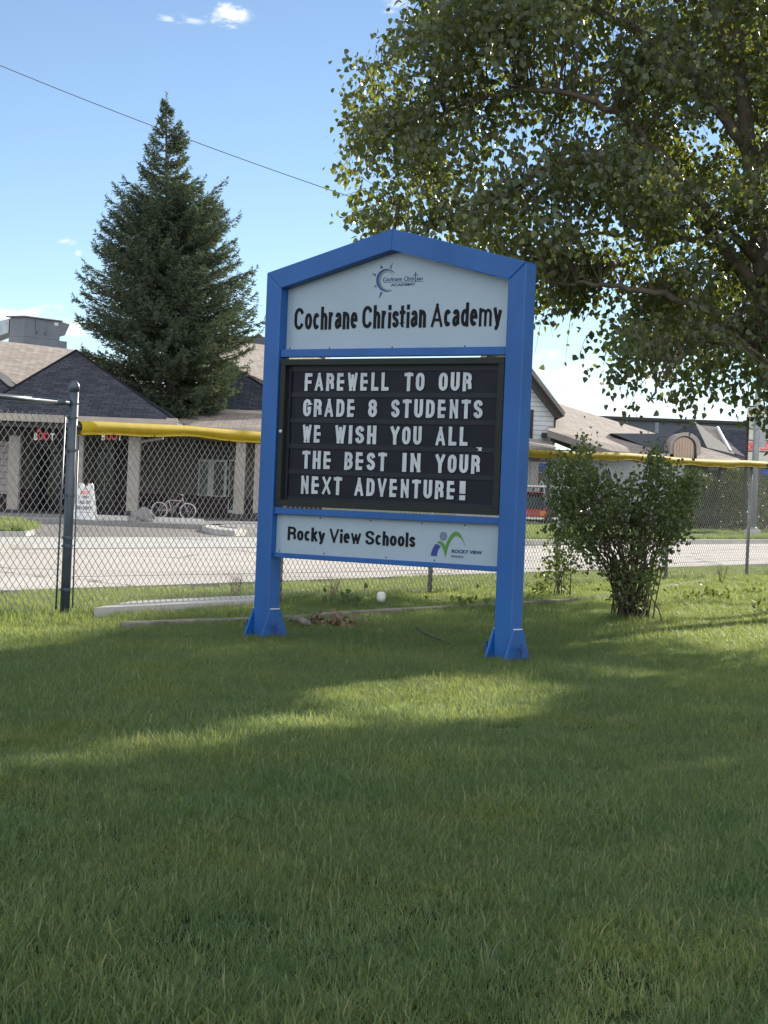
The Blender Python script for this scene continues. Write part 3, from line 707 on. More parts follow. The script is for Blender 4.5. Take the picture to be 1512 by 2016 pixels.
# message board: frame, tray backing, row lips, letters
BY = .016
bz0, bz1 = .990, 2.092
fw = .046
mb = MB(); bxo = xi-.012
mb.cbox(-bxo, bxo, BY, BY+.085, bz1-fw, bz1, .003); mb.cbox(-bxo, bxo, BY, BY+.085, bz0, bz0+fw, .003)
mb.cbox(-bxo, -bxo+fw, BY+.0006, BY+.0844, bz0+fw+.0005, bz1-fw-.0005, .002); mb.cbox(bxo-fw, bxo, BY+.0006, BY+.0844, bz0+fw+.0005, bz1-fw-.0005, .002)
board = mb.build('message_board', M['boardframe'], sign)
mb = MB(); TY = BY+.050
mb.bx(-bxo+fw-.004, bxo-fw+.004, TY, TY+.01, bz0+fw-.004, bz1-fw+.004); tray = mb.build('letter_tray', M['boardback'], board)
rows = [('y1', 769, 771.0), ('y2', 820, 825.0), ('y3', 871.5, 879), ('y4', 922.3, 933.6), ('y5', 972.5, 985.5)]
LY = TY-.004
base = [(uv(602, a, LY)[1]+uv(935, b, LY)[1])/2 for _, a, b in rows]
pitch_z = (base[0]-base[4])/4
mb = MB(); ti = bxo-fw-.034
for k in range(6):
    z = base[0]-pitch_z*k
    zz = z + .135 + .012
    if k == 5: mb.bx(-ti-.026, ti+.026, TY-.007, TY-.0005, bz0+fw, zz+.02)
    else: mb.bx(-ti-.026, ti+.026, TY-.007, TY-.0005, zz, zz + (.034 if k else .045))
mb.bx(-ti-.030, -ti, TY-.012, TY-.0075, bz0+fw+.002, bz1-fw-.002); mb.bx(ti, ti+.030, TY-.012, TY-.0075, bz0+fw+.002, bz1-fw-.002)
mb.build('tray_lip', M['track'], board)
words = [[('FAREWELL', 600.6, 765.8), ('TO', 796.7, 836), ('OUR', 864.5, 929.2)],
         [('GRADE', 597.5, 699.8), ('8', 725.5, 742.7), ('STUDENTS', 770.6, 950.7)],
         [('WE', 596, 632.3), ('WISH', 659.8, 741), ('YOU', 769.2, 830.5), ('ALL', 858.2, 921.4)],
         [('THE', 595.3, 652.5), ('BEST', 678.6, 761.6), ('IN', 792.7, 828.8), ('YOUR', 857.9, 945.5)],
         [('NEXT', 592.8, 673.2), ('ADVENTURE', 698.3, 897), ('!', 905.4, 916.8)]]
ya_ = [(r[1]+r[2])/2-20 for r in rows]
for k, row in enumerate(words):
    for (wd, xa, xb) in row:
        mb = MB(); ua, ub = uv(xa, ya_[k], LY)[0], uv(xb, ya_[k], LY)[0]
        put_bold(mb, wd, (ua, base[k]), ub-ua, .1355, LY, s=.235, wbase=.62, gap=.225)
        mb.build('message_word', M['letter'], tray)
# stray chip of a letter lying in the third row
mb = MB(); a = uv(945, 884, LY)
mb.prism([(a[0]-.028, a[1]+.012), (a[0]+.028, a[1]+.010), (a[0]+.018, a[1]-.002), (a[0]+.026, a[1]-.014), (a[0]-.012, a[1]-.014), (a[0]-.002, a[1]-.002)], LY-.012, LY-.008, 'y')
mb.build('letter_fragment', M['letter'], tray)
mb = MB(); mb.lathe([(.014, 0), (.014, .006), (.010, .012), (.004, .014)], (0, 0, 0), 14)
lk = mb.build('lock', M['letter'], board, True); a = uv(552, 849, BY); lk.location = (a[0]+.004, BY, a[1]); lk.rotation_euler = (R(90), 0, 0)

# ------------------------------------------------------------------ chain-link fence
def on_fence(px):
    """distance along the fence of the point seen in photo column px (at ground level)"""
    lo, hi = -8., 60.
    def colx(t):
        p = W(t, 0, .3); d = np.array([p[0], p[1], p[2]-EYE])
        cp, sp = math.cos(PITCH), math.sin(PITCH)
        dd = d[1]*cp + d[2]*sp; up = -d[1]*sp + d[2]*cp
        xi_, yi_ = d[0]/dd*FPX, -up/dd*FPX
        return 756 + math.cos(ROLL)*xi_ - math.sin(ROLL)*yi_
    for _ in range(50):
        mid = (lo+hi)/2
        if colx(mid) < px: lo = mid
        else: hi = mid
    return lo
T = {k: on_fence(k) for k in (-60, 130, 557, 853, 1103, 1316, 1475)}
FEND = T[1475] + 3.6
def capz(t): 
    s = min(1, max(0, t/FEND)); return 1.575 + .32*s + .012*math.sin(t*1.1)
def link_mesh(t0, t1, zb, ztop, pitch=.0915, r=.0019):
    V, F = [], []
    def loc(t, o, z): return W(t, o, z)
    n = int((t1-t0)/(pitch/2))
    h = pitch/2
    sh = np.array([(math.cos(a), math.sin(a)) for a in (math.pi/4, 3*math.pi/4, 5*math.pi/4, 7*math.pi/4)])
    for k in range(n):
        ta = t0 + k*pitch/2
        top = ztop(ta); steps = int((top-zb)/h)
        for i in range(steps):
            z0 = zb + i*h; z1 = z0 + h
            a, b = (ta, ta+h) if (i+k) % 2 == 0 else (ta+h, ta)
            oo = .002 if (i+k) % 2 else -.002
            if True:
                A = np.array(loc(a, oo, z0)); B = np.array(loc(b, oo, z1))
                d = B-A; d /= np.linalg.norm(d); s1 = np.cross(d, [NRM[0], NRM[1], 0]); s1 /= np.linalg.norm(s1); s2 = np.cross(d, s1)
                bi = len(V)
                for P in (A, B):
                    for (c, s) in sh: V.append(P + s1*c*r*1.414 + s2*s*r*1.414)
                for q in range(4): F.append((bi+q, bi+(q+1) % 4, bi+4+(q+1) % 4, bi+4+q))
    return V, F
tall = empty('chain_link_fence', W(T[130], 0), 0, 'taller chain link fence with bare pipe rail, ending at the thick domed slate post', 'fence')
def loc_to(o, V): return np.asarray(V) - np.array(o.location)
def tube_on(parent, name, pts, r, mat, n=10, smooth=True, squash=None):
    mb = MB(); mb.tube([np.array(p)-np.array(parent.location) for p in pts], r, n, squash=squash); return mb.build(name, mat, parent, smooth)
PT = np.array(W(0, 0))
mb = MB(); mb.tube([(.0, 0, -.05), (.006, 0, 1.88)], .041, 16)
tp = mb.build('terminal_post', M['postsl'], tall, True)
mb = MB(); mb.lathe([(.047, 0), (.048, .045), (.044, .060), (.030, .082), (.012, .094), (.001, .096)], (.006, 0, 1.872), 16); mb.build('post_cap', M['postsl'], tp, True)
for z in (.18, .55, .62, .98, 1.36, 1.64, 1.76):
    mb = MB(); mb.lathe([(.0445, 0), (.0455, .003), (.0455, .022), (.0445, .025)], (.003, 0, z), 14)
    mb.box((-.05*DIRF[0], -.05*DIRF[1], z+.012), (.05, .012, .02), rz=math.atan2(DIRF[1], DIRF[0])); mb.build('brace_band', M['postsl'], tp)
RZ = 1.775
tube_on(tall, 'top_rail', [W(-7, 0, RZ-.03), W(-.9, 0, RZ-.004), W(-.03, 0, RZ)], .026, M['postsl'])
tube_on(tall, 'rail_sleeve', [W(-.26, 0, RZ-.002), W(-.06, 0, RZ)], .029, M['postsl'])
tube_on(tall, 'tension_bar', [W(-.155, -.01, .03), W(-.13, -.01, 1.72)], .008, M['postsl'], 6)
V, F = link_mesh(-7, -.09, .02, lambda t: 1.70); np_mesh('wire_mesh', loc_to(tall, V), F, M['wire'], tall)
capf = empty('chain_link_fence', W(T[853], 0), 0, 'long chain link fence with yellow tube cap running past the bush', 'fence')
V, F = link_mesh(.07, FEND, .02, lambda t: capz(t)); np_mesh('wire_mesh', loc_to(capf, V), F, M['wire'], capf)
tube_on(capf, 'tension_bar', [W(.075, -.01, .03), W(.065, -.01, 1.50)], .006, M['postsl'], 6)
for px in (557, 853, 1103, 1316, 1475):
    t = T[px]; tube_on(capf, 'line_post', [W(t, .035, -.05), W(t+.02, .035, capz(t)-.02)], .027, M['steel'] if px != 557 else M['timber'], 12)
tube_on(capf, 'line_post', [W(FEND, .035, -.05), W(FEND, .035, capz(FEND)-.02)], .027, M['steel'], 12)
tube_on(capf, 'tension_wire', [W(.05, -.004, .30), W(FEND/2, -.004, .24), W(FEND, -.004, .30)], .0022, M['wire'], 4)
# yellow cap: split tube with a flaring lower lip
mb = MB(); ts = np.arange(.06, FEND, .22); prof = []
for a in np.linspace(-.80*math.pi, .80*math.pi, 17): prof.append((math.sin(a)*.049, math.cos(a)*.049))
prof = [(-.060, -.058)] + prof + [(.060, -.058)]
V, F = [], []
nphase = rng.uniform(0, 6, 4)
for i, t in enumerate(ts):
    wob = .006*math.sin(t*2.3+nphase[0]) + .005*math.sin(t*5.1+nphase[1])
    for (a, b) in prof:
        o, z = a*(1+.08*math.sin(t*3.1)), capz(t)+b+wob*(.3 if b > 0 else 1.6)
        V.append(np.array(W(t, o, z)) - np.array(capf.location))
n = len(prof)
for i in range(len(ts)-1):
    for k in range(n-1): F.append((i*n+k, i*n+k+1, (i+1)*n+k+1, (i+1)*n+k))
cap = np_mesh('fence_cap', V, F, M['yellow'], capf, True); sm = cap.modifiers.new('s', 'SOLIDIFY'); sm.thickness = .004
for t in np.arange(.5, FEND, .62):
    mb = MB(); c = np.array(W(t, 0, capz(t)))-np.array(capf.location)
    mb.tube([c+np.array([NRM[0]*a, NRM[1]*a, b]) for a, b in ((-.063, -.046), (-.060, -.068), (-.055, -.082))], .0045, 5); mb.build('cable_tie', M['cable'], cap)
tube_on(capf, 'cap_end_rail', [W(.02, 0, capz(.1)), W(.5, 0, capz(.5))], .024, M['postsl'])

# ------------------------------------------------------------------ landscape timbers along the fence
tl = [((245, 1228), (420, 1221)), ((424, 1222), (618, 1213)), ((621, 1210), (975, 1190)), ((980, 1190), (1165, 1178)), ((1168, 1179), (1330, 1151)), ((1332, 1150), (1540, 1126))]
labs = ['weathered edging timber lying in the grass left of the sign, its tip free', 'edging timber behind the foot of the left sign post', 'pale edging timber seen under the sign between its two posts',
        'edging timber between the right sign post and the bush', 'edging timber behind the bush base', 'far edging timber right of the bush beside the last fence post']
for (a, b), lb in zip(tl, labs):
    A, B = G(*a), G(*b); d = B-A; Lr = np.linalg.norm(d); mid = (A+B)/2
    mb = MB(); nseg = 10; hw = .055
    for i in range(1):
        mb.cbox(-Lr/2, Lr/2, -hw, hw, -.05, .045, .012)
    o = mb.build('landscape_timber', M['timber']); o.location = (mid[0], mid[1], -.03); o.rotation_euler = (0, 0, math.atan2(d[1], d[0]))
    tag(o, lb, 'timber', 'edging timbers along the fence')

# ------------------------------------------------------------------ foliage tools
LEAF = np.array([(0, 0, 0), (-.46, .22, .10), (-.30, .62, .08), (0, 1, 0), (.30, .62, .08), (.46, .22, .10)], dtype=np.float32)
def leaves_mesh(C, tipdir, nrm, size):
    """C (n,3) leaf bases, tipdir (n,3), nrm (n,3) approximate normals, size (n,)"""
    t = tipdir/np.linalg.norm(tipdir, axis=1, keepdims=True)
    s = np.cross(t, nrm); s /= (np.linalg.norm(s, axis=1, keepdims=True)+1e-9); n = np.cross(s, t)
    V = C[:, None, :] + size[:, None, None]*(LEAF[None, :, 0:1]*s[:, None, :] + LEAF[None, :, 1:2]*t[:, None, :] + LEAF[None, :, 2:3]*n[:, None, :])
    k = len(C); b = (np.arange(k)*6)[:, None]
    F = np.concatenate([b + np.array([0, 3, 2, 1]), b + np.array([0, 5, 4, 3])], 1).reshape(-1, 4)
    return V.reshape(-1, 3), F
def rnd_dir(n):
    v = rng.normal(size=(n, 3)); return v/np.linalg.norm(v, axis=1, keepdims=True)
def in_poly(P, x, y):
    c = False; n = len(P); j = n-1
    for i in range(n):
        if (P[i][1] > y) != (P[j][1] > y) and x < (P[j][0]-P[i][0])*(y-P[i][1])/(P[j][1]-P[i][1])+P[i][0]: c = not c
        j = i
    return c
def bez(p, n=8):
    """smooth polyline through control points (Catmull-Rom)"""
    p = [np.array(q, float) for q in p]; q = [2*p[0]-p[1]] + p + [2*p[-1]-p[-2]]; out = []
    for i in range(1, len(q)-2):
        for k in range(n):
            t = k/n
            out.append(.5*((2*q[i]) + (-q[i-1]+q[i+1])*t + (2*q[i-1]-5*q[i]+4*q[i+1]-q[i+2])*t*t + (-q[i-1]+3*q[i]-3*q[i+1]+q[i+2])*t**3))
    out.append(p[-1]); return out

# ------------------------------------------------------------------ poplar on the right
TY0 = 21.5
trunk_pts = [at(1600, 1215, TY0), at(1566, 960, TY0), at(1514, 640, TY0), at(1478, 330, TY0), at(1446, 0, TY0), at(1420, -420, TY0), at(1400, -800, TY0+.2)]
trunk_pts[0][2] = -.05
poplar = empty('poplar_tree', (trunk_pts[0][0], trunk_pts[0][1], 0), 0, 'big backlit poplar hanging over the sign from the right, nearest tree', 'tree')
PL = np.array(poplar.location)
limbs = []   # (polyline, r0, r1)
def limb(pts, r0, r1): 
    q = bez(pts, 8); q = [p + rng.normal(size=3)*.022*(0 if i < 2 else 1) for i, p in enumerate(q)]; limbs.append((q, r0, r1)); return q
trunk = bez(trunk_pts, 8)
limb([at(1496, 520, TY0), at(1340, 350, TY0-.3), at(1235, 238, TY0-.5), at(1110, 182, TY0-.6), at(960, 188, TY0-.4), at(800, 265, TY0)], .058, .012)
limb([at(1500, 575, TY0), at(1300, 345, TY0-.6), at(1150, 312, TY0-1), at(1020, 362, TY0-1.1), at(900, 440, TY0-1), at(760, 470, TY0-.6)], .065, .014)
limb([at(1470, 290, TY0), at(1300, 90, TY0+.3), at(1100, 10, TY0+.6), at(900, 60, TY0+.8), at(740, 130, TY0+.9)], .07, .014)
limb([at(1508, 690, TY0), at(1370, 600, TY0-.5), at(1200, 560, TY0-.8), at(1090, 560, TY0-.9)], .055, .012)
limb([at(1510, 640, TY0), at(1430, 640, TY0-.8), at(1340, 700, TY0-1.2), at(1270, 790, TY0-1.3)], .045, .010)
limb([at(1460, 140, TY0), at(1330, -120, TY0-.4), at(1150, -230, TY0-.6), at(960, -220, TY0-.6)], .06, .014)
limb([at(1505, 600, TY0), at(1400, 480, TY0+1.0), at(1250, 470, TY0+1.8), at(1080, 450, TY0+2.2)], .05, .012)
limb([at(1505, 620, TY0), at(1640, 520, TY0-.5), at(1800, 480, TY0-1), at(1960, 520, TY0-1.2)], .07, .014)
limb([at(1480, 330, TY0), at(1660, 150, TY0+.5), at(1850, 60, TY0+.6), at(2050, 100, TY0+.7)], .07, .014)
limb([at(1512, 660, TY0), at(1700, 700, TY0+.8), at(1880, 760, TY0+1.4)], .05, .012)
limb([at(1500, 560, TY0), at(1560, 420, TY0-1.8), at(1600, 400, TY0-3.0)], .05, .012)
limb([at(1500, 540, TY0), at(1500, 400, TY0+2), at(1470, 380, TY0+3.4)], .05, .012)
limb([at(1440, -60, TY0), at(1600, -300, TY0-.3), at(1800, -380, TY0-.2)], .06, .014)
mb = MB(); nt_ = len(trunk); mb.tube([p-PL for p in trunk], [.135 - .095*i/(nt_-1) for i in range(nt_)], 12); mb.build('trunk', M['bark'], poplar, True)
for (q, r0, r1) in limbs:
    mb = MB(); n = len(q); mb.tube([p-PL for p in q], [r0+(r1-r0)*i/(n-1) for i in range(n)], 8); mb.build('limb', M['bark'], poplar, True)
limb_pts = np.array([p for q, _, _ in limbs for p in q[4:]] + trunk[20:])
crown_poly = [(795, 22), (850, -60), (960, -160), (1200, -220), (1600, -220), (1600, 840), (1500, 815), (1452, 845), (1420, 770), (1380, 790), (1330, 765), (1280, 795), (1240, 730),
              (1190, 700), (1230, 640), (1180, 590), (1130, 640), (1120, 685), (1095, 690), (1060, 650), (1040, 560), (960, 500), (880, 480), (780, 470), (715, 462), (702, 400), (730, 345), (676, 318),
              (700, 250), (658, 182), (655, 165), (700, 150), (690, 115), (740, 85)]
holes = [(950, 300, 60, 42), (1005, 330, 60, 40), (880, 330, 26, 24), (1205, 288, 55, 32), (1000, 440, 40, 16), (1080, 225, 30, 18), (1110, 400, 26, 30), (1420, 230, 26, 40), (905, 440, 50, 18), (1160, 140, 24, 20), (1330, 380, 34, 24), (1270, 480, 26, 30), (1400, 560, 24, 22), (1180, 420, 22, 26), (1310, 180, 26, 20), (860, 210, 22, 16), (790, 320, 18, 22), (1370, 700, 26, 18), (1010, 120, 22, 16)]
sunlit_px = []
C, Dn = [], []
tries = n_sup = 0
while n_sup < 305 and tries < 60000:
    tries += 1
    px, py = rng.uniform(640, 1600), rng.uniform(-220, 900)
    if not in_poly(crown_poly, px, py): continue
    if any(((px-hx)/sx)**2 + ((py-hy)/sy)**2 < 1.35 for hx, hy, sx, sy in holes): continue
    sp = 1.25 if px > 1000 else .85
    Y = TY0 + rng.normal()*sp - .1
    if px > 1150 and py < 690 and rng.random() < .55: Y = TY0 + rng.uniform(.5, 5.2)
    n_sup += 1
    for k in range(int(rng.integers(4, 8))):
        qx, qy = px + rng.normal()*36, py + rng.normal()*26 + 8
        if not in_poly(crown_poly, qx, qy) and (qx < 780 or rng.random() < .8): continue
        if Y < TY0+.2 and -50 < qy < 640 and abs(qx-(1446+qy*.105)) < 40 and rng.random() < .6: continue
        C.append(at(qx, qy, Y + rng.normal()*.22))
# unseen crown beyond the right frame edge and above, enlarged to shade the lawn
n_in = len(C); tries = 0
while len(C) < n_in + 2900 and tries < 80000:
    tries += 1
    v = rng.normal(size=3); v /= np.linalg.norm(v); v *= rng.random()**.4
    p = np.array([7.5, TY0-.1, 5.1]) + v*np.array([5.0, 2.8, 4.0])
    q = p - np.array([0, 0, EYE]); ppx = 756 + q[0]/q[1]*FPX
    if ppx < 1590 and p[2] < 6.6: continue
    if p[2] < 1.5: continue
    C.append(p)
for px, py in ((1300, 338), (1240, 325), (1180, 312), (1120, 318), (1060, 340), (1010, 372), (960, 402), (1270, 352), (1345, 372)):   # sprays in front of the long lower limb
    for k in range(5): C.append(at(px + rng.normal()*24, py + rng.normal()*22, TY0 - 1.5 + rng.normal()*.2))
C = np.array(C)
# gaps in the crown through which sun reaches the lawn
def lawn_hit(P): 
    s = P[:, 2]/S_DIR.z
    return P[:, 0]-s*S_DIR.x, P[:, 1]-s*S_DIR.y
def lit_mask(gx, gy):
    keep = np.ones(len(gx), bool)
    spots = []
    for (px, py, rx, ry) in ((830, 1366, 215, 42), (960, 1350, 130, 26), (1190, 1319, 130, 8), (560, 1420, 130, 16), (340, 1462, 130, 14), (110, 1490, 120, 10), (60, 1220, 170, 55), (1390, 1256, 120, 16), (1430, 1195, 110, 14), (1290, 1210, 40, 12), (410, 1272, 110, 14), (20, 1172, 70, 16)):
        c = G(px, py); spots.append((c[0], c[1], np.linalg.norm(G(px+rx, py)-c), abs(G(px, py-ry)[1]-G(px, py+ry)[1])/2))
    for (x, y, a, b) in spots: keep &= ((gx-x)/a)**2 + ((gy-y)/b)**2 > 1
    return keep
gx, gy = lawn_hit(C); keep = lit_mask(gx, gy); offx = (np.arange(len(C)) >= n_in) & (np.arange(len(C)) < len(C)-45)
C = C[keep | (~offx & (rng.random(len(C)) < .12))]
TW = MB(); LC, LT, LN, LS = [], [], [], []
for c in C:
    dd = np.linalg.norm(limb_pts-c, axis=1) + .35*np.maximum(0, limb_pts[:, 2]-c[2]-.5); j = int(np.argmin(dd)); b = limb_pts[j]
    out = c-b; out = out/(np.linalg.norm(out)+1e-6)
    hd = out + np.array([0, 0, -.65]) + rng.normal(size=3)*.35; hd /= np.linalg.norm(hd)
    Lt = rng.uniform(.32, .62); e = c + hd*Lt*.5; s0 = c - hd*Lt*.5
    midp = (b+s0)/2 + np.array([0, 0, .12])
    if np.linalg.norm(b-s0) < .85:
        TW.tube([b-PL, midp + rng.normal(size=3)*.06-PL, s0-PL], [.010, .007, .004], 4, cap=False)
    TW.tube([s0-PL, (s0+e)/2+np.array([0, 0, .03])-PL, e+np.array([0, 0, -.06])-PL], [.005, .0035, .002], 3, cap=False)
    k = int(rng.integers(28, 46)); t = rng.uniform(-.05, 1.05, k)
    base_ = s0 + np.outer(t, e-s0) + np.outer(np.clip(t, 0, 1)**2, [0, 0, -.07]) + rng.normal(size=(k, 3))*.085
    tip = rng.normal(size=(k, 3))*.55 + np.array([0, 0, -1.0]) + out*.25
    LC.append(base_); LT.append(tip); LN.append(rnd_dir(k)); LS.append(rng.uniform(.048, .084, k))
TW.build('twigs', M['bark'], poplar, True)
LC, LT, LN, LS = np.concatenate(LC), np.concatenate(LT), np.concatenate(LN), np.concatenate(LS)
gx, gy = lawn_hit(LC); kp = lit_mask(gx, gy) | (rng.random(len(LC)) < .2)
LC, LT, LN, LS = LC[kp], LT[kp], LN[kp], LS[kp]
V, F = leaves_mesh(LC, LT, LN, LS); np_mesh('crown', V-PL, F, M['leaf'], poplar)

# ------------------------------------------------------------------ second poplar, beyond the fence at the right
t2 = np.array([9.3, 31.0, 0.0])
pop2 = empty('poplar_tree', t2, 0, 'poplar beyond the fence at the right edge, leaves behind the big poplar', 'tree')
mb = MB(); mb.tube(bez([(0, 0, -.05), (-.05, .1, 2), (-.2, .1, 4.5), (-.1, 0, 7.2)]), [.13-.1*i/24 for i in range(25)], 10); mb.build('trunk', M['bark'], pop2, True)
lp = []
for k in range(9):
    zz = 1.6 + .5*k; tgt = np.array([rng.uniform(-3.6, 1.2), rng.uniform(-1.4, 1.4), zz*.9+rng.uniform(.6, 1.8)]); q = bez([(-.05-.03*k, .1, zz), tgt*.5+np.array([0, 0, zz*.5+.2]), tgt]); lp += q[3:]
    mb = MB(); mb.tube(q, [.055-.045*i/(len(q)-1) for i in range(len(q))], 6); mb.build('limb', M['bark'], pop2, True)
lp = np.array(lp); C2 = []
while len(C2) < 900:  # foliage set along the sun slope, added to shade the lawn behind the sign
    z_ = rng.uniform(2.3, 6.6); x_ = 1.535*z_ - .2 + rng.uniform(-2.0, 2.1); Y_ = 31 + rng.normal()*.9
    ppx = 756 + x_/Y_*FPX
    if ppx < 1222 + 30*math.sin(z_*5) or (ppx < 1560 and z_ < 3.35): continue
    for k in range(5): C2.append((x_+rng.normal()*.28, Y_+rng.normal()*.28, z_+rng.normal()*.2))
C2 = np.array(C2); gx, gy = lawn_hit(C2); C2 = C2[lit_mask(gx, gy) | (rng.random(len(C2)) < .15)]
TW = MB(); LC, LT, LN, LS = [], [], [], []
for c in C2:
    b = lp[int(np.argmin(np.linalg.norm(lp + t2 - c, axis=1)))]; cl = c - t2
    if np.linalg.norm(cl-b) < .8: TW.tube([b, (b+cl)/2+np.array([0, 0, .1]), cl], [.01, .006, .003], 4, cap=False)
    k = int(rng.integers(18, 30)); LC.append(cl + rng.normal(size=(k, 3))*np.array([.15, .15, .17])); LT.append(rng.normal(size=(k, 3))*.55 + np.array([0, 0, -1.])); LN.append(rnd_dir(k)); LS.append(rng.uniform(.055, .09, k))
TW.build('twigs', M['bark'], pop2, True)
V, F = leaves_mesh(np.concatenate(LC), np.concatenate(LT), np.concatenate(LN), np.concatenate(LS)); np_mesh('crown', V, F, M['leaf'], pop2)

# ------------------------------------------------------------------ spruce behind the porch
SPY = 65.0
sb = at(338, 1010, SPY); spx, spz = sb[0], at(327, 190, SPY)[2]
sp_tip = at(327, 190, SPY)
spruce = empty('spruce_tree', (spx, SPY, .1), 0, 'tall conical spruce standing between the left shop roofs', 'tree')
mb = MB(); mb.tube([(0, 0, 0), (sp_tip[0]-spx, 0, spz-.3)], [.20, .02], 10); mb.build('trunk', M['sprucebark'], spruce, True)
sil = [(190, 3), (237, 25), (299, 50), (337, 60), (365, 90), (393, 114), (430, 128), (480, 146), (530, 160), (584, 190), (640, 186), (690, 172), (740, 150), (790, 122), (835, 85)]
zs = [at(335, y, SPY)[2] for y, _ in sil][::-1]; rs = [w/FPX*SPY for _, w in sil][::-1]
def spr_r(z): return float(np.interp(z, zs, rs))
BR = MB()
z = zs[0] - .1
A0, B0, WD = [], [], []
def twig_row(p0, p1, n, ln, w):
    """short needle tongues along p0-p1, more spread near the tip"""
    d = p1-p0; L = np.linalg.norm(d)+1e-6; d = d/L
    s_ = rng.uniform(.05, 1.0, n)**.8; base = p0 + np.outer(s_*L, d)
    v = rng.normal(size=(n, 3)); v -= np.outer(v @ d, d); v /= np.linalg.norm(v, axis=1, keepdims=True)+1e-9; v[:, 2] = v[:, 2]*.6 - .12
    dirs = d*rng.uniform(.5, 1.1, (n, 1)) + v*rng.uniform(.3, .9, (n, 1)); dirs /= np.linalg.norm(dirs, axis=1, keepdims=True)
    A0.append(base); B0.append(base + dirs*(ln*rng.uniform(.6, 1.3, (n, 1)))); WD.append(np.full(n, w)*rng.uniform(.8, 1.3, n))
while z < spz - .12:
    r = spr_r(min(z + .52, spz-.1)) if z > 4.5 else spr_r(z); cx = (sp_tip[0]-spx)*z/spz; hi = z/spz
    nbr = 12 if hi < .74 else 6
    for k in range(nbr):
        a = rng.uniform(0, 2*math.pi); L = r*rng.uniform(.70, 1.06); zz = z + rng.uniform(-.12, .12)
        up = np.interp(hi, [0, .45, .8, 1], [-.16, .0, .22, .55]) + rng.normal()*.07
        if L > .8 and rng.random() < .12: continue
        pts = []
        for s_ in np.linspace(0, 1, 7):
            pts.append(np.array([cx+math.cos(a)*L*s_, math.sin(a)*L*s_, zz + L*(up*s_ - .20*s_*(1-s_)*1.6 + .12*s_**3)]))
        BR.tube(pts, [.026*(1-.8*q)*min(1, L) + .003 for q in np.linspace(0, 1, 7)], 4, cap=False)
        ax = np.array([-math.sin(a), math.cos(a), 0]); dr = np.array([math.cos(a), math.sin(a), 0])
        nl = int(5 + 9*L)
        for q in range(nl):
            s_ = .10 + .9*(q+rng.random())/nl; i = min(5, int(s_*6)); f = min(1, s_*6-i); p = pts[i]*(1-f)+pts[i+1]*f
            sd = 1 if q % 2 else -1
            bl = (.08 + .42*(1-s_)*min(1.2, L))*rng.uniform(.7, 1.2) if L > .5 else .10 + .25*L*(1-s_)
            d = dr*rng.uniform(.5, .9) + ax*sd*rng.uniform(.5, 1.0) + np.array([0, 0, rng.uniform(-.40, .10)]); d /= np.linalg.norm(d)
            e = p + d*bl + np.array([0, 0, .10*bl])
            twig_row(p, e, int(6 + 20*bl), .06 + .10*min(1, L), .013)
        # upturned young shoots at the tip
        for q in range(3):
            e = pts[-1] + (dr*.5 + ax*rng.uniform(-.5, .5) + np.array([0, 0, rng.uniform(.2, .9)]))*(.10 + .10*min(1, L)); twig_row(pts[-1], e, 5, .07, .011)
        twig_row(pts[3], pts[6], int(10 + 14*L), .08 + .06*min(1, L), .013)
    z += rng.uniform(.12, .19) if hi < .78 else rng.uniform(.20, .34)
top = np.array([sp_tip[0]-spx, 0, spz]); twig_row(top-np.array([0, 0, .9]), top, 40, .12, .012)
A0, B0, WD = np.concatenate(A0), np.concatenate(B0), np.concatenate(WD)
def sprays(A, B, Wd, parts=3):
    """each twig as `parts` short bristled tongues: crossing pointed blades set along the twig"""
    Vs, Fs, nv = [], [], 0
    for j in range(parts):
        f0, f1 = j/parts, min(1, (j+1.35)/parts)
        a = A + (B-A)*f0; b = A + (B-A)*f1
        if j: b = b + rng.normal(size=b.shape)*.03
        d = b-a; d /= np.linalg.norm(d, axis=1, keepdims=True)+1e-9
        n = rng.normal(size=a.shape); s = np.cross(d, n); s /= np.linalg.norm(s, axis=1, keepdims=True)+1e-9; s2 = np.cross(d, s)
        for q in (s, s2):
            V = np.stack([a, a+(b-a)*.4+q*Wd[:, None], b, a+(b-a)*.4-q*Wd[:, None]], 1)
            Vs.append(V.reshape(-1, 3)); Fs.append(nv+np.arange(len(a)*4).reshape(-1, 4)); nv += len(a)*4
    return np.concatenate(Vs), np.concatenate(Fs)
BR.build('branches', M['sprucebark'], spruce)
V, F = sprays(A0, B0, WD, 2); np_mesh('crown', V, F, M['needle'], spruce)

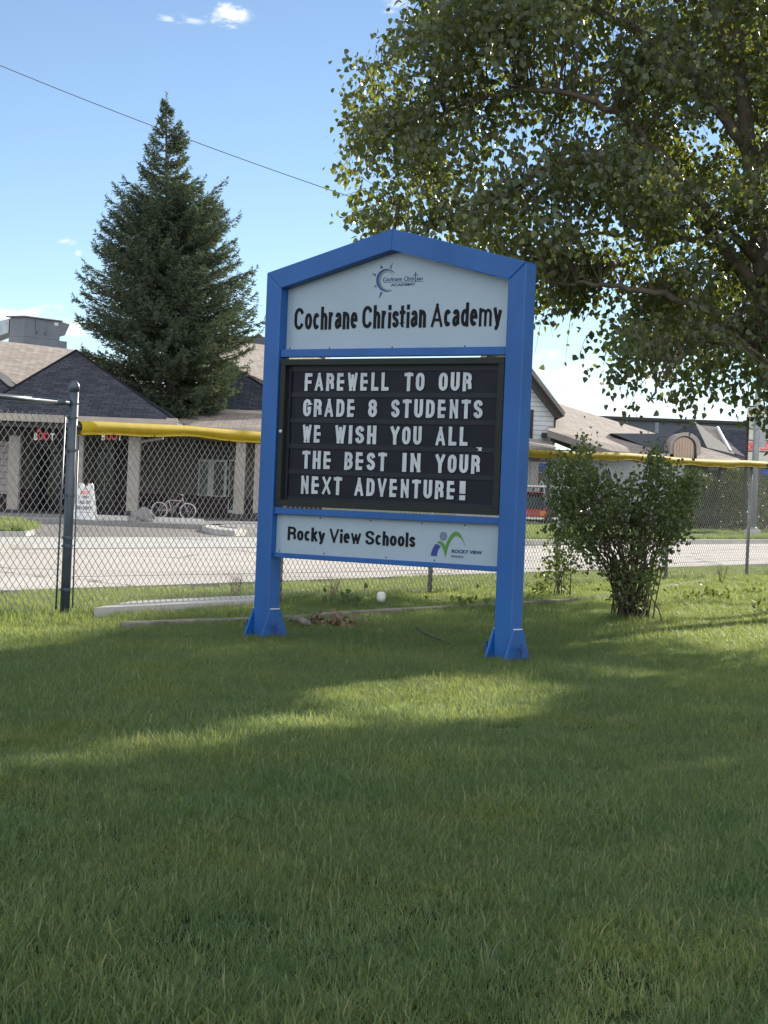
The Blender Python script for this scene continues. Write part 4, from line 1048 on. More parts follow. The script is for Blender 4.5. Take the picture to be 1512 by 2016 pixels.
# ------------------------------------------------------------------ shrub in front of the fence
bush0 = G(1245, 1222)
bush = empty('leafy_bush', bush0, 0, 'dark multi-stemmed bush growing on the lawn in front of the yellow capped fence', 'bush')
BYD = bush0[1]
def shrub_build(root, Yd, pole_px, stem_base, n_cl, leaf_mat, size, depth, kmin, kmax, stems=True):
    O = np.array(root.location); ST = MB(); cs = []
    while len(cs) < n_cl:
        xs = [p[0] for p in pole_px]; ys = [p[1] for p in pole_px]
        px, py = rng.uniform(min(xs), max(xs)), rng.uniform(min(ys), max(ys))
        if py > 1070 and rng.random() < .45: continue
        if in_poly(pole_px, px, py): cs.append(at(px, py, Yd+rng.normal()*depth))
    lc, lt, ls = [], [], []
    for i, c in enumerate(cs):
        if stems and i % 3 == 0 and abs(c[0]-stem_base[0]) < 1.4*abs(c[2]) + .1:
            b = np.array(stem_base) + np.array([rng.normal()*.085, rng.normal()*.085, -.05])
            mid = b*.45 + c*.55 + np.array([(b[0]-c[0])*.18, 0, .02])
            ST.tube([b-O, (b*.75+mid*.25)-O + np.array([0, 0, .06]), mid-O, c-O], [.009, .007, .005, .002], 5, cap=False)
        k = int(rng.integers(kmin, kmax)); p = c + rng.normal(size=(k, 3))*np.array([.052, .052, .075])
        lc.append(p); lt.append(rng.normal(size=(k, 3)) + np.array([0, 0, .2])); ls.append(rng.uniform(size*.7, size*1.35, k))
    if stems: ST.build('stems', M['stem'], root, True)
    lc, lt, ls = np.concatenate(lc), np.concatenate(lt), np.concatenate(ls)
    V, F = leaves_mesh(lc, lt, rnd_dir(len(lc)), ls); np_mesh('foliage', V-O, F, leaf_mat, root)
bush_poly = [(1138, 905), (1146, 868), (1156, 868), (1163, 920), (1205, 962), (1262, 950), (1283, 872), (1300, 872), (1310, 930), (1330, 960), (1352, 930), (1366, 945), (1376, 985), (1340, 1015), (1352, 1045), (1322, 1070), (1300, 1110), (1290, 1190), (1218, 1190), (1192, 1120),
             (1150, 1090), (1118, 1050), (1072, 1040), (1098, 1005), (1080, 975), (1112, 955), (1082, 925), (1095, 905)]
shrub_build(bush, BYD, bush_poly, bush0, 300, M['shrub'], .036, .24, 18, 36)
side = empty('leafy_bush', G(1110, 1172), 0, 'thin sprawling low shrub tangled in the fence between the sign and the bigger bush', 'bush')
shrub_build(side, G(1110, 1172)[1], [(1080, 1070), (1110, 1050), (1150, 1080), (1140, 1130), (1105, 1170), (1060, 1180), (1035, 1165), (1070, 1130)], G(1110, 1172), 34, M['shrub'], .04, .15, 14, 26)

# ------------------------------------------------------------------ small things on the lawn
mb = MB(); a, b, c = G(820, 1250), G(855, 1262), G(886, 1271)
mb.tube([a+[0, 0, .05], (a+b)/2+[0, 0, .03], b+[0, 0, .025], c+[0, 0, .012]], [.006, .008, .007, .003], 6)
mb.tube([b+[0, 0, .03], b+np.array([.06, .02, .07])], [.004, .002], 5)
tag(mb.build('twig', M['bark'], None, True), 'thin bent twig lying on the grass between the sign posts', 'twig')
mb = MB(); a, b = G(572, 1226), G(607, 1236)
mb.tube([a+[0, 0, .03], (a+b)/2+[0, 0, .05], b+[0, 0, .035]], [.022, .030, .026], 8)
tag(mb.build('log', M['timber'], None, True), 'short broken log lying behind the left sign post', 'log')
for (px, py, lb) in ((632, 1230, 'brown clump of dead leaves right of the broken log'), (672, 1231, 'dark rotten wood lump farthest right of the broken log')):
    o = G(px, py); k = 60
    lc = o + rng.normal(size=(k, 3))*np.array([.07, .04, .0]) + np.array([0, 0, 1])*np.abs(rng.normal(size=(k, 1)))*.045
    V, F = leaves_mesh(lc, rng.normal(size=(k, 3)), rnd_dir(k), rng.uniform(.03, .06, k)); tag(np_mesh('leaf_litter', V, F, M['deadstem']), lb, 'leaf litter')
mb = MB(); o = G(750, 1186); mb.lathe([(.001, 0), (.035, .004), (.045, .03), (.045, .06), (.04, .075), (.015, .085), (.001, .086)], (0, 0, 0), 16)
lid = mb.build('plastic_cup', M['plastic'], None, True); lid.location = (o[0], o[1], .0); lid.scale = (1, 1, 1.3); tag(lid, 'small white plastic cup standing in the grass under the sign', 'cup')
def dead_weed(px, py, h, lb, mat):
    o = G(px, py); mb = MB()
    for k in range(7):
        a = rng.uniform(0, 6.28); t = np.array([math.cos(a)*.3, math.sin(a)*.3, 1])*h*rng.uniform(.6, 1)
        mb.tube([o, o+t*.5+rng.normal(size=3)*.02, o+t], [.0035, .003, .0015], 4)
        for q in range(5):
            s = rng.uniform(.4, 1); mb.tube([o+t*s, o+t*s+rng.normal(size=3)*.05+np.array([0, 0, .05])], [.002, .001], 3)
    tag(mb.build('dry_weed', mat), lb, 'weed', 'dry weeds by the fence')
dead_weed(655, 1185, .26, 'brown dry weed stalks in front of the fence behind the sign', M['deadstem'])
dead_weed(462, 1180, .30, 'tall brown weed beside the concrete path behind the fence', M['deadstem'])
dead_weed(1420, 1150, .30, 'thin weed stalks right of the bush by the fence', M['deadstem'])

# ------------------------------------------------------------------ overhead cable
mb = MB(); a, b = at(-140, 70, 62), at(1010, 490, 62); pts = []
for s in np.linspace(0, 1, 30):
    p = a*(1-s)+b*s; p[2] -= .5*4*s*(1-s)*.55; pts.append(p)
mb.tube(pts, .012, 6); tag(mb.build('power_line', M['cablegrey'], None, True), 'thin black overhead cable sloping down across the sky behind the spruce tip', 'cable')

# ------------------------------------------------------------------ left shops
YF, YW = 60.0, 67.0            # porch front, shop wall
HZ = np.array([.564, .826, 0]); NZ = np.array([.826, -.564, 0])      # ridge direction and the way the long roof faces
shop = empty('shop_building', (at(150, 1000, YW)[0], YW, .13), 0, 'low brown strip of shops with hipped porch roofs and tan shingle roof, behind the spruce', 'building')
SO = np.array(shop.location)
def spart(name, mb, mat, parent=None, smooth=False):
    P = parent or shop
    off = SO if parent is None else SO
    mb.v = [tuple(np.array(v)-off) for v in mb.v]
    return mb.build(name, mat, P, smooth)
def pbox(mb, x0, x1, y0, y1, Y, depth, mi=0):
    """box whose front face spans photo columns x0..x1, rows y0..y1 at distance Y (rows taken at the middle column)"""
    xm = (x0+x1)/2; a = at(xm, y0, Y); b = at(xm, y1, Y); xl = at(x0, (y0+y1)/2, Y)[0]; xr = at(x1, (y0+y1)/2, Y)[0]
    z0, z1 = sorted((a[2], b[2])); mb.bx(xl, xr, Y, Y+depth, z0, z1, mi); return xl, xr, z0, z1
def hip(fl, fr, ap, Yf, Ya, name='porch_roof'):
    A, B, C = at(*fl, Yf), at(*fr, Yf), at(*ap, Ya); B[2] = A[2] = (A[2]+B[2])/2
    D = B + np.array([0, 2*(Ya-Yf), 0]); E_ = A + np.array([0, 2*(Ya-Yf), 0])
    mb = MB(); mb.slab([A, B, C], .10); mb.slab([B, D, C], .10); mb.slab([E_, A, C], .10)
    r = spart(name, mb, M['dark_shingle'])
    mb = MB(); mb.bx(A[0]-.05, B[0]+.05, Yf-.12, Yf+.05, A[2]-.20, A[2]+.02); mb.bx(B[0]-.25, B[0]+.09, Yf-.16, Yf-.121, A[2]-.16, A[2]+.06)
    spart('gutter', mb, M['fascia'])
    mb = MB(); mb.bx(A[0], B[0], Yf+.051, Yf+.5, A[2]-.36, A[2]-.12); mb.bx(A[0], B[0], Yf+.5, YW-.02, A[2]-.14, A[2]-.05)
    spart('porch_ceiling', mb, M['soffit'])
    mb = MB(); mb.tube([A+[0, 0, .0], C+[0, 0, .0]], .045, 5); mb.tube([B+[0, 0, .0], C+[0, 0, .0]], .045, 5); spart('hip_ridge', mb, M['dark_shingle'])
    return A[2]
ze = hip((-57, 814), (345, 826), (150, 690), YF, YF+4.6)
hip((-330, 802), (78, 813), (-75, 683), YF+.35, YF+4.9)
hip((372, 806), (600, 812), (425, 700), 65.6, 69.6)
Bp = at(170, 691, 76)
mb = MB(); mb.slab([Bp-HZ*45, Bp, Bp+NZ*7.5-np.array([0, 0, 2.6]), Bp-HZ*45+NZ*7.5-np.array([0, 0, 2.6])], .15)
Cp = at(500, 676, 77)
mb.slab([Cp-HZ*6, Cp+HZ*3, Cp+HZ*3+NZ*8-np.array([0, 0, 2.8]), Cp-HZ*6+NZ*8-np.array([0, 0, 2.8])], .15)
a, b, c, d = at(340, 838, 62.4), at(600, 848, 62.4), at(600, 817, 65.7), at(372, 807, 65.7); b[2] = a[2]; c[2] = d[2]
mb.slab([a, b, c, d], .08)
spart('roof', mb, M['tan_shingle'])
mb = MB(); mb.bx(a[0], b[0], 62.28, 62.40, a[2]-.16, a[2]+.01); mb.bx(a[0], b[0], 62.41, 62.7, a[2]-.32, a[2]-.06); spart('gutter', mb, M['fascia'])
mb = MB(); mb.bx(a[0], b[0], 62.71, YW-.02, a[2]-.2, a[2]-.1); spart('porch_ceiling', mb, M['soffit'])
# flat-topped part far behind the right wing
mb = MB(); pbox(mb, 440, 640, 664, 760, 92, 8); spart('parapet_wall', mb, M['slate'])
# walls
zw = at(200, 972, YW)[2]
xl, xr = at(-120, 900, YW)[0], at(640, 900, YW)[0]
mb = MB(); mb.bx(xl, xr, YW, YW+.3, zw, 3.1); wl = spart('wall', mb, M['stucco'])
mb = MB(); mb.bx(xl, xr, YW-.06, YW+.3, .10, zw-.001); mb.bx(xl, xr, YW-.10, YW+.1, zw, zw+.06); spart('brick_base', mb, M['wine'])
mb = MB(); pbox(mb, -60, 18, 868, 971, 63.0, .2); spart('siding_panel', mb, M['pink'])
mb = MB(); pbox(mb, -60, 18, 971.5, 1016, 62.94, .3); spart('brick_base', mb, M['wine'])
def shop_col(px, Y, w, ytop, ybot):
    c = at(px, (ytop+ybot)/2, Y); zt, zb = at(px, ytop, Y)[2], at(px, ybot, Y)[2]
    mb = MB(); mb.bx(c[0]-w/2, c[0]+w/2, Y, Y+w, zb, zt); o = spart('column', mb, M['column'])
    mb = MB(); mb.bx(c[0]-w/2-.05, c[0]+w/2+.05, Y-.05, Y+w+.05, .12, zb-.001); spart('plinth', mb, M['darktrim'], o)
    mb = MB(); mb.cbox(c[0]-w/2-.16, c[0]+w/2+.16, Y-.12, Y+w+.12, zt+.001, zt+.15, .05)
    mb.bx(c[0]-w/2+.03, c[0]+w/2-.03, Y+.03, Y+w-.03, zt+.15, ze-.1); spart('capital', mb, M['darktrim'], o)
shop_col(26, 60.6, .33, 857, 1003); shop_col(154, 60.6, .24, 852, 1000); shop_col(262, 60.6, .34, 850, 1006); shop_col(472, 62.6, .30, 868, 1012); shop_col(506, 62.6, .18, 862, 1010)
# doors
def door(x0, x1, y0, y1, Y):
    mb = MB(); pbox(mb, x0, x1, y0, y1, Y, .08); o = spart('door', mb, M['doord'])
    mb = MB(); w = (x1-x0)
    pbox(mb, x0+w*.10, x0+w*.46, y0+22, y1-12, Y-.012, .012); pbox(mb, x0+w*.54, x0+w*.90, y0+22, y1-12, Y-.012, .012); pbox(mb, x0+w*.1, x0+w*.9, y0+4, y0+18, Y-.012, .012)
    spart('door_glass', mb, M['glass'], o)
    mb = MB(); c = at(x0+w*.5, 960, Y-.04); mb.tube([c+[-.03, 0, -.25], c+[-.03, 0, .25]], .014, 6); spart('handle', mb, M['steel'], o)
door(71, 122, 872, 1019, YW-.12); door(188, 226, 868, 1019, YW-.12)
mb = MB(); pbox(mb, 226, 250, 868, 971, YW-.05, .04); spart('wall_panel', mb, M['soffit'])
# window with white frame, dark panel over it
mb = MB(); pbox(mb, 389, 456, 868, 902, YW-.08, .07); spart('transom_panel', mb, M['doord'])
mb = MB(); x0, x1, z0, z1 = pbox(mb, 390, 446, 905, 980, YW-.07, .06); wo = spart('window', mb, M['whiteframe'])
mb = MB(); pbox(mb, 393, 409, 909, 976, YW-.078, .006); spart('pane', mb, M['paleglass'], wo)
mb = MB(); pbox(mb, 421, 441, 909, 976, YW-.078, .006); spart('pane', mb, M['glass'], wo)
mb = MB(); x0, x1, z0, z1 = pbox(mb, 450, 463, 905, 1010, YW-.07, .06); wo = spart('side_door', mb, M['whiteframe'])
mb = MB(); pbox(mb, 452, 460, 908, 1004, YW-.078, .006); spart('pane', mb, M['glass'], wo)
# hanging boards with the shop name
for (x0, x1, cx) in ((60, 126, 0), (194, 240, 134)):
    Y = 62.6; mb = MB(); pbox(mb, x0, x1, 838, 869, Y, .06); bo = spart('name_board', mb, M['signbd'])
    mb = MB()
    def let(s, xa, xb, yb, yt, mi):
        A, B_, H = at(xa, yb, Y), at(xb, yb, Y), at(xa, yt, Y)
        put_text(mb, s, (A[0], Y-.001, A[2]), (1, 0, 0), (0, 0, 1), B_[0]-A[0], H[2]-A[2], (0, -1, 0), .02, .03, 0, mi)
    sh = cx - (0 if cx == 0 else 1)
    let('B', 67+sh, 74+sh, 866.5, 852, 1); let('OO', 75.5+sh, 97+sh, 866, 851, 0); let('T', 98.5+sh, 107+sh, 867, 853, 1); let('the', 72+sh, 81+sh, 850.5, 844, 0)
    spart('board_lettering', mb, [M['glowred'], M['glowwhite']], bo)
mb = MB(); c = at(272, 862, 60.9); mb.tube([c+[0, 0, -.18], c+[.15, 0, -.1], c+[.75, 0, .02]], .045, 8); spart('downspout', mb, M['fascia'])

# rooftop unit
ru = at(47, 662, 79); unit = empty('rooftop_unit', (ru[0], ru[1], ru[2]-.35), math.atan2(HZ[1], HZ[0]), 'grey rooftop ventilation unit with a silver duct on the tan shop roof at far left', 'ventilation unit')
uh = at(47, 624, 79)[2] - ru[2]
mb = MB(); mb.cbox(0, 2.0, 0, .78, .35, .35+uh, .01); mb.bx(-.02, 2.4, -.02, .8, -1.2, .345); hb = mb.build('housing', M['hvac'], unit)
mb = MB(); mb.cbox(-.10, 2.06, -.09, .92, .352+uh, .40+uh, .01); mb.build('lid', M['hvac'], unit)
mb = MB(); mb.bx(.62, 1.22, -.012, -.001, .50, .28+uh); mb.build('access_panel', M['hvac'], hb)
mb = MB(); mb.bx(.60, .618, -.008, -.001, .48, .3+uh); mb.bx(1.222, 1.24, -.008, -.001, .48, .3+uh); mb.bx(.68, .71, -.03, -.013, .5, .62); mb.bx(1.12, 1.15, -.03, -.013, .5, .62); mb.build('panel_seam', M['hvacdark'], hb)
mb = MB(); mb.bx(1.66, 1.88, -.008, -.001, .18+uh, .30+uh); mb.build('notice', M['whitelet'], hb)
mb = MB(); mb.prism([(2.001, .37+uh), (2.55, .30+uh), (2.55, .27+uh), (2.30, .58), (2.001, .50)], .02, .76, 'y'); mb.build('intake_hood', M['hvac'], unit)
dx = np.array([-.001, 0, 0])
mb = MB(); mb.bx(.08, .62, .781, .86, .30+uh*.35, .27+uh); mb.build('flange', M['redflange'], unit)
mb = MB(); mb.add([(.02, .86, .30+uh*.28), (.68, .86, .30+uh*.28), (.68, .86, .30+uh), (.02, .86, .30+uh), (.0, 2.5, .1), (.7, 2.5, .1), (.7, 2.3, .05+uh), (.0, 2.3, .05+uh)],
   [(0, 1, 2, 3), (7, 6, 5, 4), (0, 4, 5, 1), (1, 5, 6, 2), (2, 6, 7, 3), (3, 7, 4, 0)])
mb.add([(.0, 2.5, .1), (.7, 2.5, .1), (.7, 2.3, .05+uh), (.0, 2.3, .05+uh), (.0, 3.2, -.6), (.7, 3.2, -.6), (.7, 3.4, -.1), (.0, 3.4, -.1)], [(0, 4, 5, 1), (1, 5, 6, 2), (2, 6, 7, 3), (3, 7, 4, 0), (4, 7, 6, 5)])
mb.build('duct', M['duct'], unit)

# sandwich board
sb0 = at(167, 1022, 54.2); board_a = empty('sandwich_board', (sb0[0], 54.2, .131), R(-4), 'white folding sidewalk board with red and dark writing on the shop pavement', 'sandwich board')
for sgn in (-1, 1):
    mb = MB(); w0, w1, hh = .30, .20, .98
    outl = [(-w0, 0), (w0, 0), (w1, hh-.06), (w1-.03, hh), (.07, hh), (.05, hh-.07), (-.05, hh-.07), (-.07, hh), (-w1+.03, hh), (-w1, hh-.06)]
    mb.prism(outl, -.012, .012, 'y'); p = mb.build('leaf_panel', M['plastic'], board_a); p.location = (0, sgn*.17-.0, 0); p.rotation_euler = (sgn*R(9.5), 0, 0)
    if sgn < 0:
        mb = MB()
        for (s_, w_, z_, h_, mi) in (('the', .10, .80, .05, 0), ('BOOT', .26, .68, .09, 0), ('OPEN', .20, .57, .07, 1), ('TAKE OUT', .36, .42, .085, 1), ('DELIVERY', .40, .27, .085, 1)):
            put_text(mb, s_, (-w_/2, -.0122, z_), (1, 0, 0), (0, 0, 1), w_, h_, (0, -1, 0), .003, .03, 0, mi)
        mb.bx(-.2, .2, -.0135, -.0122, .19, .20, 1)
        mb.build('board_lettering', [M['redlet'], M['signbd']], p)
# bicycle
bc = at(341, 1020, 61.4); bike = empty('bicycle', (bc[0], 61.4, .131), R(3), 'pale pink bicycle parked beside the shop wall behind the fence', 'bicycle')
wr, wb = .235, .86
for sx in (-wb/2, wb/2):
    mb = MB(); mb.tube([(sx+wr*math.cos(a), 0, wr+.01+wr*math.sin(a)) for a in np.linspace(0, 2*math.pi, 33)], .016, 6, cap=False); w_ = mb.build('wheel', M['plastic'], bike, True)
    mb = MB()
    for k in range(12):
        a = k*math.pi/6; mb.tube([(sx, 0, wr+.01), (sx+wr*math.cos(a), 0, wr+.01+wr*math.sin(a))], .0025, 3)
    mb.tube([(sx, -.04, wr+.01), (sx, .04, wr+.01)], .02, 8); mb.build('spokes', M['steel'], w_)
mb = MB(); bb, seat, head, fh, rh = (-.06, 0, .26), (-.16, 0, .56), (.27, 0, .60), (wb/2, 0, wr+.01), (-wb/2, 0, wr+.01)
for a, b in ((bb, seat), (bb, head), (seat, (.25, 0, .55)), (rh, seat), (rh, bb)): mb.tube([a, b], .017, 7)
mb.tube([(.255, 0, .66), head, (.33, 0, .42), fh], .016, 7); mb.build('frame', M['bikepink'], bike, True)
mb = MB(); mb.tube([seat, (-.18, 0, .66)], .012, 6); mb.cbox(-.29, -.06, -.07, .07, .655, .69, .015); mb.build('saddle', M['rubber'], bike)
mb = MB(); mb.tube([(.20, -.24, .74), (.27, -.12, .73), (.255, 0, .67), (.27, .12, .73), (.20, .24, .74)], .012, 6); mb.build('handlebar', M['plastic'], bike, True)
mb = MB(); mb.tube([(-.06+.07*math.cos(a), -.03, .26+.07*math.sin(a)) for a in np.linspace(0, 6.283, 15)], .008, 5, cap=False); mb.tube([(-.06, -.05, .26), (.03, -.08, .16)], .01, 5); mb.build('crank', M['steel'], bike)
# boulder, wheel stops
bm = bmesh.new(); bmesh.ops.create_icosphere(bm, subdivisions=4, radius=1)
for v in bm.verts:
    n = v.co.normalized(); v.co *= 1 + .18*math.sin(3.1*n.x+1)*math.cos(2.7*n.y) + .10*math.sin(6*n.z+4*n.x) + .05*math.sin(13*n.y+9*n.x)
me = bpy.data.meshes.new('boulder'); bm.to_mesh(me); bm.free(); me.materials.append(M['rock'])
bo = bpy.data.objects.new('boulder', me); col.objects.link(bo); c = at(277, 1028, 54.4); bo.location = (c[0], 54.4, .21); bo.scale = (.36, .3, .26); tag(bo, 'rounded grey boulder on the pavement edge below the shop column', 'boulder')
for (x0, x1, y, lb) in ((305, 400, 1024, 'low concrete wheel stop in front of the bicycle'), (190, 252, 1024, 'low concrete wheel stop between the white board and the boulder')):
    mb = MB(); A, B_ = at(x0, y, 55.0), at(x1, y, 55.0); mb.prism([(54.9, .131), (55.15, .131), (55.10, .26), (54.95, .26)], A[0], B_[0], 'x'); tag(mb.build('wheel_stop', M['concrete']), lb, 'wheel stop', 'wheel stops by the shops')

# ------------------------------------------------------------------ right-hand buildings
YB = 95.0
hall = empty('gabled_building', (at(1060, 1000, YB)[0], YB, 0), 0, 'white sided gabled building with steep roof and long tan shingle wing, right of the sign', 'building')
def bpart(root, name, mb, mat, parent=None, smooth=False):
    mb.v = [tuple(np.array(v)-np.array(root.location)) for v in mb.v]; return mb.build(name, mat, parent or root, smooth)
def ppoly(pts, Y): return [at(x, y, Y) for x, y in pts]
def wall_poly(mb, pts, Y, d, mi=0):
    P = ppoly(pts, Y); mb.prism([(p[0], p[2]) for p in P], Y, Y+d, 'y', mi)
mb = MB(); wall_poly(mb, [(880, 900), (1092, 900), (1092, 800), (990, 664), (884, 800)], YB, 9); bpart(hall, 'gable_wall', mb, M['siding'])
mb = MB()
for (o, i_) in (([(988, 645), (1113, 812), (1111, 820), (988, 660)], None), ([(988, 645), (870, 806), (872, 815), (988, 660)], None)):
    wall_poly(mb, o, YB-1.0, 10.5)
bpart(hall, 'roof', mb, M['greytrim'])
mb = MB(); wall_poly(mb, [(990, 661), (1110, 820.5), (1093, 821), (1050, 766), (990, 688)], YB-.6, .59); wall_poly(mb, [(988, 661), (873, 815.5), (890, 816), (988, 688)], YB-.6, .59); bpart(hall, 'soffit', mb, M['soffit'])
mb = MB(); pbox(mb, 1090.5, 1094, 820, 848, YB-.06, .1); pbox(mb, 1036, 1049.5, 806, 868, YB-.05, .06); fr = bpart(hall, 'trim', mb, M['darktrim'])
mb = MB(); pbox(mb, 1030, 1046, 810, 864, YB-.07, .02); bpart(hall, 'window', mb, M['glass'])
mb = MB(); pbox(mb, 1067, 1077, 852, 862, YB-.5, .4); bpart(hall, 'wall_lamp', mb, M['darktrim'])
# wing roof
def tri_slab(mb, P, th, mi=0):
    P = [np.array(p, float) for p in P]; n = len(P); b = len(mb.v)
    mb.add(P + [p-np.array([0, 0, th]) for p in P], [(0, i, i+1) for i in range(1, n-1)] + [(n, n+i+1, n+i) for i in range(1, n-1)] + [(i, (i+1) % n, n+(i+1) % n, n+i) for i in range(n)], mi)
    for i, p in enumerate(P): mb.uv[b+i] = (p[0], math.hypot(p[1], p[2])); mb.uv[b+n+i] = (p[0], math.hypot(p[1], p[2]))
mb = MB(); tri_slab(mb, [at(1079, 847, 93.5), at(1206, 888, 93.5), at(1292, 893.5, 95.5), at(1293, 854, 104), at(1098, 794, 104)], .12); bpart(hall, 'wing_roof', mb, M['tan_shingle'])
mb = MB(); wall_poly(mb, [(1079, 848), (1206, 889), (1206, 895), (1160, 887), (1079, 860)], 93.3, .18); bpart(hall, 'fascia', mb, M['greytrim'])
mb = MB(); wall_poly(mb, [(1084, 862), (1200, 897), (1160, 899), (1084, 868)], 94.0, .1); bpart(hall, 'soffit', mb, M['soffit'])
mb = MB(); tri_slab(mb, [at(985, 862, 91), at(1095, 880, 91), at(1084, 872, 94.4), at(985, 850, 94.4)], .10); bpart(hall, 'porch_roof', mb, M['tan_shingle'])
mb = MB(); wall_poly(mb, [(985, 863), (1095, 881), (1095, 884), (985, 867)], 90.95, .1); bpart(hall, 'fascia', mb, M['fascia'])
# lower walls
mb = MB(); pbox(mb, 900, 1345, 886, 1046, YB+.2, 2.5); bpart(hall, 'wall', mb, M['palegrey'])
mb = MB(); pbox(mb, 1043, 1058, 907, 1044, 92, .35); colp = bpart(hall, 'column', mb, M['column'])
mb = MB(); pbox(mb, 1038, 1062, 899, 907, 91.9, .6); bpart(hall, 'capital', mb, M['darktrim'], colp)
mb = MB(); pbox(mb, 1058, 1079, 905, 1044, YB+.05, .1); bpart(hall, 'entry_panel', mb, M['stucco'])
mb = MB(); pbox(mb, 1079, 1082, 895, 1044, YB+.0, .1); bpart(hall, 'trim', mb, M['darktrim'])
mb = MB(); pbox(mb, 1058, 1078, 910, 931, YB-.02, .04); po = bpart(hall, 'poster', mb, M['whiteframe'])
mb = MB(); pbox(mb, 1059.5, 1076.5, 912, 929.5, YB-.035, .012); bpart(hall, 'poster_sheet', mb, M['bluesign'], po)
def lancet(x0, x1, yt, yb):
    xm = (x0+x1)/2; return [(x0, yb), (x0, yt+18), (x0+(x1-x0)*.15, yt+9), (xm, yt), (x1-(x1-x0)*.15, yt+9), (x1, yt+18), (x1, yb)]
mb = MB(); wall_poly(mb, lancet(1059, 1073, 944, 1042), YB-.03, .06); lw = bpart(hall, 'arched_door', mb, M['whiteframe'])
mb = MB(); wall_poly(mb, lancet(1061.5, 1070.5, 949, 1038), YB-.05, .015); bpart(hall, 'pane', mb, M['glass'], lw)
for x in (1110, 1150, 1190):
    mb = MB(); wall_poly(mb, lancet(x, x+16, 915, 985), YB+.14, .05); lw = bpart(hall, 'arched_window', mb, M['whiteframe'])
    mb = MB(); wall_poly(mb, lancet(x+2.5, x+13.5, 920, 982), YB+.12, .015); bpart(hall, 'pane', mb, M['glass'], lw)
# turreted shop row
tur = empty('turret_building', (at(1370, 1000, 96)[0], 96, 0), 0, 'shop with arched dormer and little pointed turret roof above the bush', 'building')
mb = MB(); wall_poly(mb, [(1204, 853), (1340, 854), (1340, 900), (1289, 886)], 97.2, 1.2); bpart(tur, 'shaded_gable', mb, M['slate'])
mb = MB(); pbox(mb, 1290, 1520, 900, 1046, 96.5, 4); bpart(tur, 'wall', mb, M['stucco'])
def arch(x0, x1, yt, yb, n=14):
    xm, r, ry = (x0+x1)/2, (x1-x0)/2, min((x1-x0)/2*.95, yb-yt-2)
    return [(x0, yb)] + [(xm-r*math.cos(a), yt+ry-ry*math.sin(a)) for a in np.linspace(0, math.pi, n)] + [(x1, yb)]
mb = MB(); wall_poly(mb, arch(1319, 1380, 851, 906), 95.2, 2.4); dm = bpart(tur, 'arched_dormer', mb, M['fascia'])
mb = MB(); wall_poly(mb, arch(1326, 1371, 858, 906), 95.12, .08); bpart(tur, 'arch_trim', mb, M['darktrim'], dm)
mb = MB(); wall_poly(mb, arch(1326, 1366, 861, 906), 95.06, .06); bpart(tur, 'dormer_panel', mb, M['peach'], dm)
mb = MB(); ap, fc, lf, rt = at(1367, 829, 100.2), at(1392, 881, 97), at(1296, 870, 99.5), at(1450, 895, 101.2)
tri_slab(mb, [ap, lf, fc], .05); tri_slab(mb, [ap, fc, rt], .05); tr = bpart(tur, 'turret_roof', mb, M['dark_shingle'])
mb = MB(); mb.tube([ap-[0, 0, .1], ap+[0, 0, .12]], .035, 6); mb.lathe([(.01, 0), (.08, .04), (.11, .11), (.08, .18), (.01, .22)], ap+np.array([0, 0, .08]), 10); bpart(tur, 'finial', mb, M['darktrim'], tr, True)
mb = MB(); tri_slab(mb, [at(1372, 904, 94), at(1458, 906, 94), at(1452, 902, 95.8), at(1372, 877, 97)], .08); tri_slab(mb, [at(1378, 837, 104), at(1413, 841, 104), at(1436, 882, 101.5), at(1400, 868, 101)], .08); bpart(tur, 'roof', mb, M['tan_shingle'])
mb = MB(); tri_slab(mb, [at(1413, 846, 105), at(1470, 848, 105), at(1468, 899, 101), at(1438, 890, 101)], .08); bpart(tur, 'grey_roof', mb, M['dark_shingle'])
mb = MB(); mb.tube([at(1412, 842, 103.6), at(1424, 864, 102.2), at(1437, 888, 100.7)], .09, 6); bpart(tur, 'hip_flashing', mb, M['whiteframe'])
for x0, x1, y0, y1, mt in ((1394, 1424, 910, 926, 'palegrey'), (1396, 1424, 930, 948, 'paleglass'), (1432, 1456, 908, 925, 'cream')):
    mb = MB(); pbox(mb, x0, x1, y0, y1, 96.4, .09); bpart(tur, 'shop_sign' if mt != 'paleglass' else 'window', mb, M[mt])
mb = MB(); pbox(mb, 1416, 1431, 915, 1042, 95.6, .4); bpart(tur, 'pier', mb, M['soffit'])
slab_b = empty('flat_roofed_building', (at(1330, 1000, 116)[0], 116, 0), 0, 'long slate grey flat roofed building far behind the tan roofs on the right', 'building')
mb = MB(); pbox(mb, 1150, 1478, 828, 1030, 116, 9); bpart(slab_b, 'wall', mb, M['slate'])
mb = MB(); a, b = at(1150, 826, 116), at(1478, 826, 116); zt_ = at(1314, 824, 116)[2]; mb.bx(a[0]-.1, b[0]+.1, 115.8, 125.2, zt_-.16, zt_); bpart(slab_b, 'parapet_cap', mb, M['darktrim'])
mb = MB(); pbox(mb, 1290, 1297, 832, 852, 112, .4); bpart(slab_b, 'vent_stack', mb, M['hvac'])

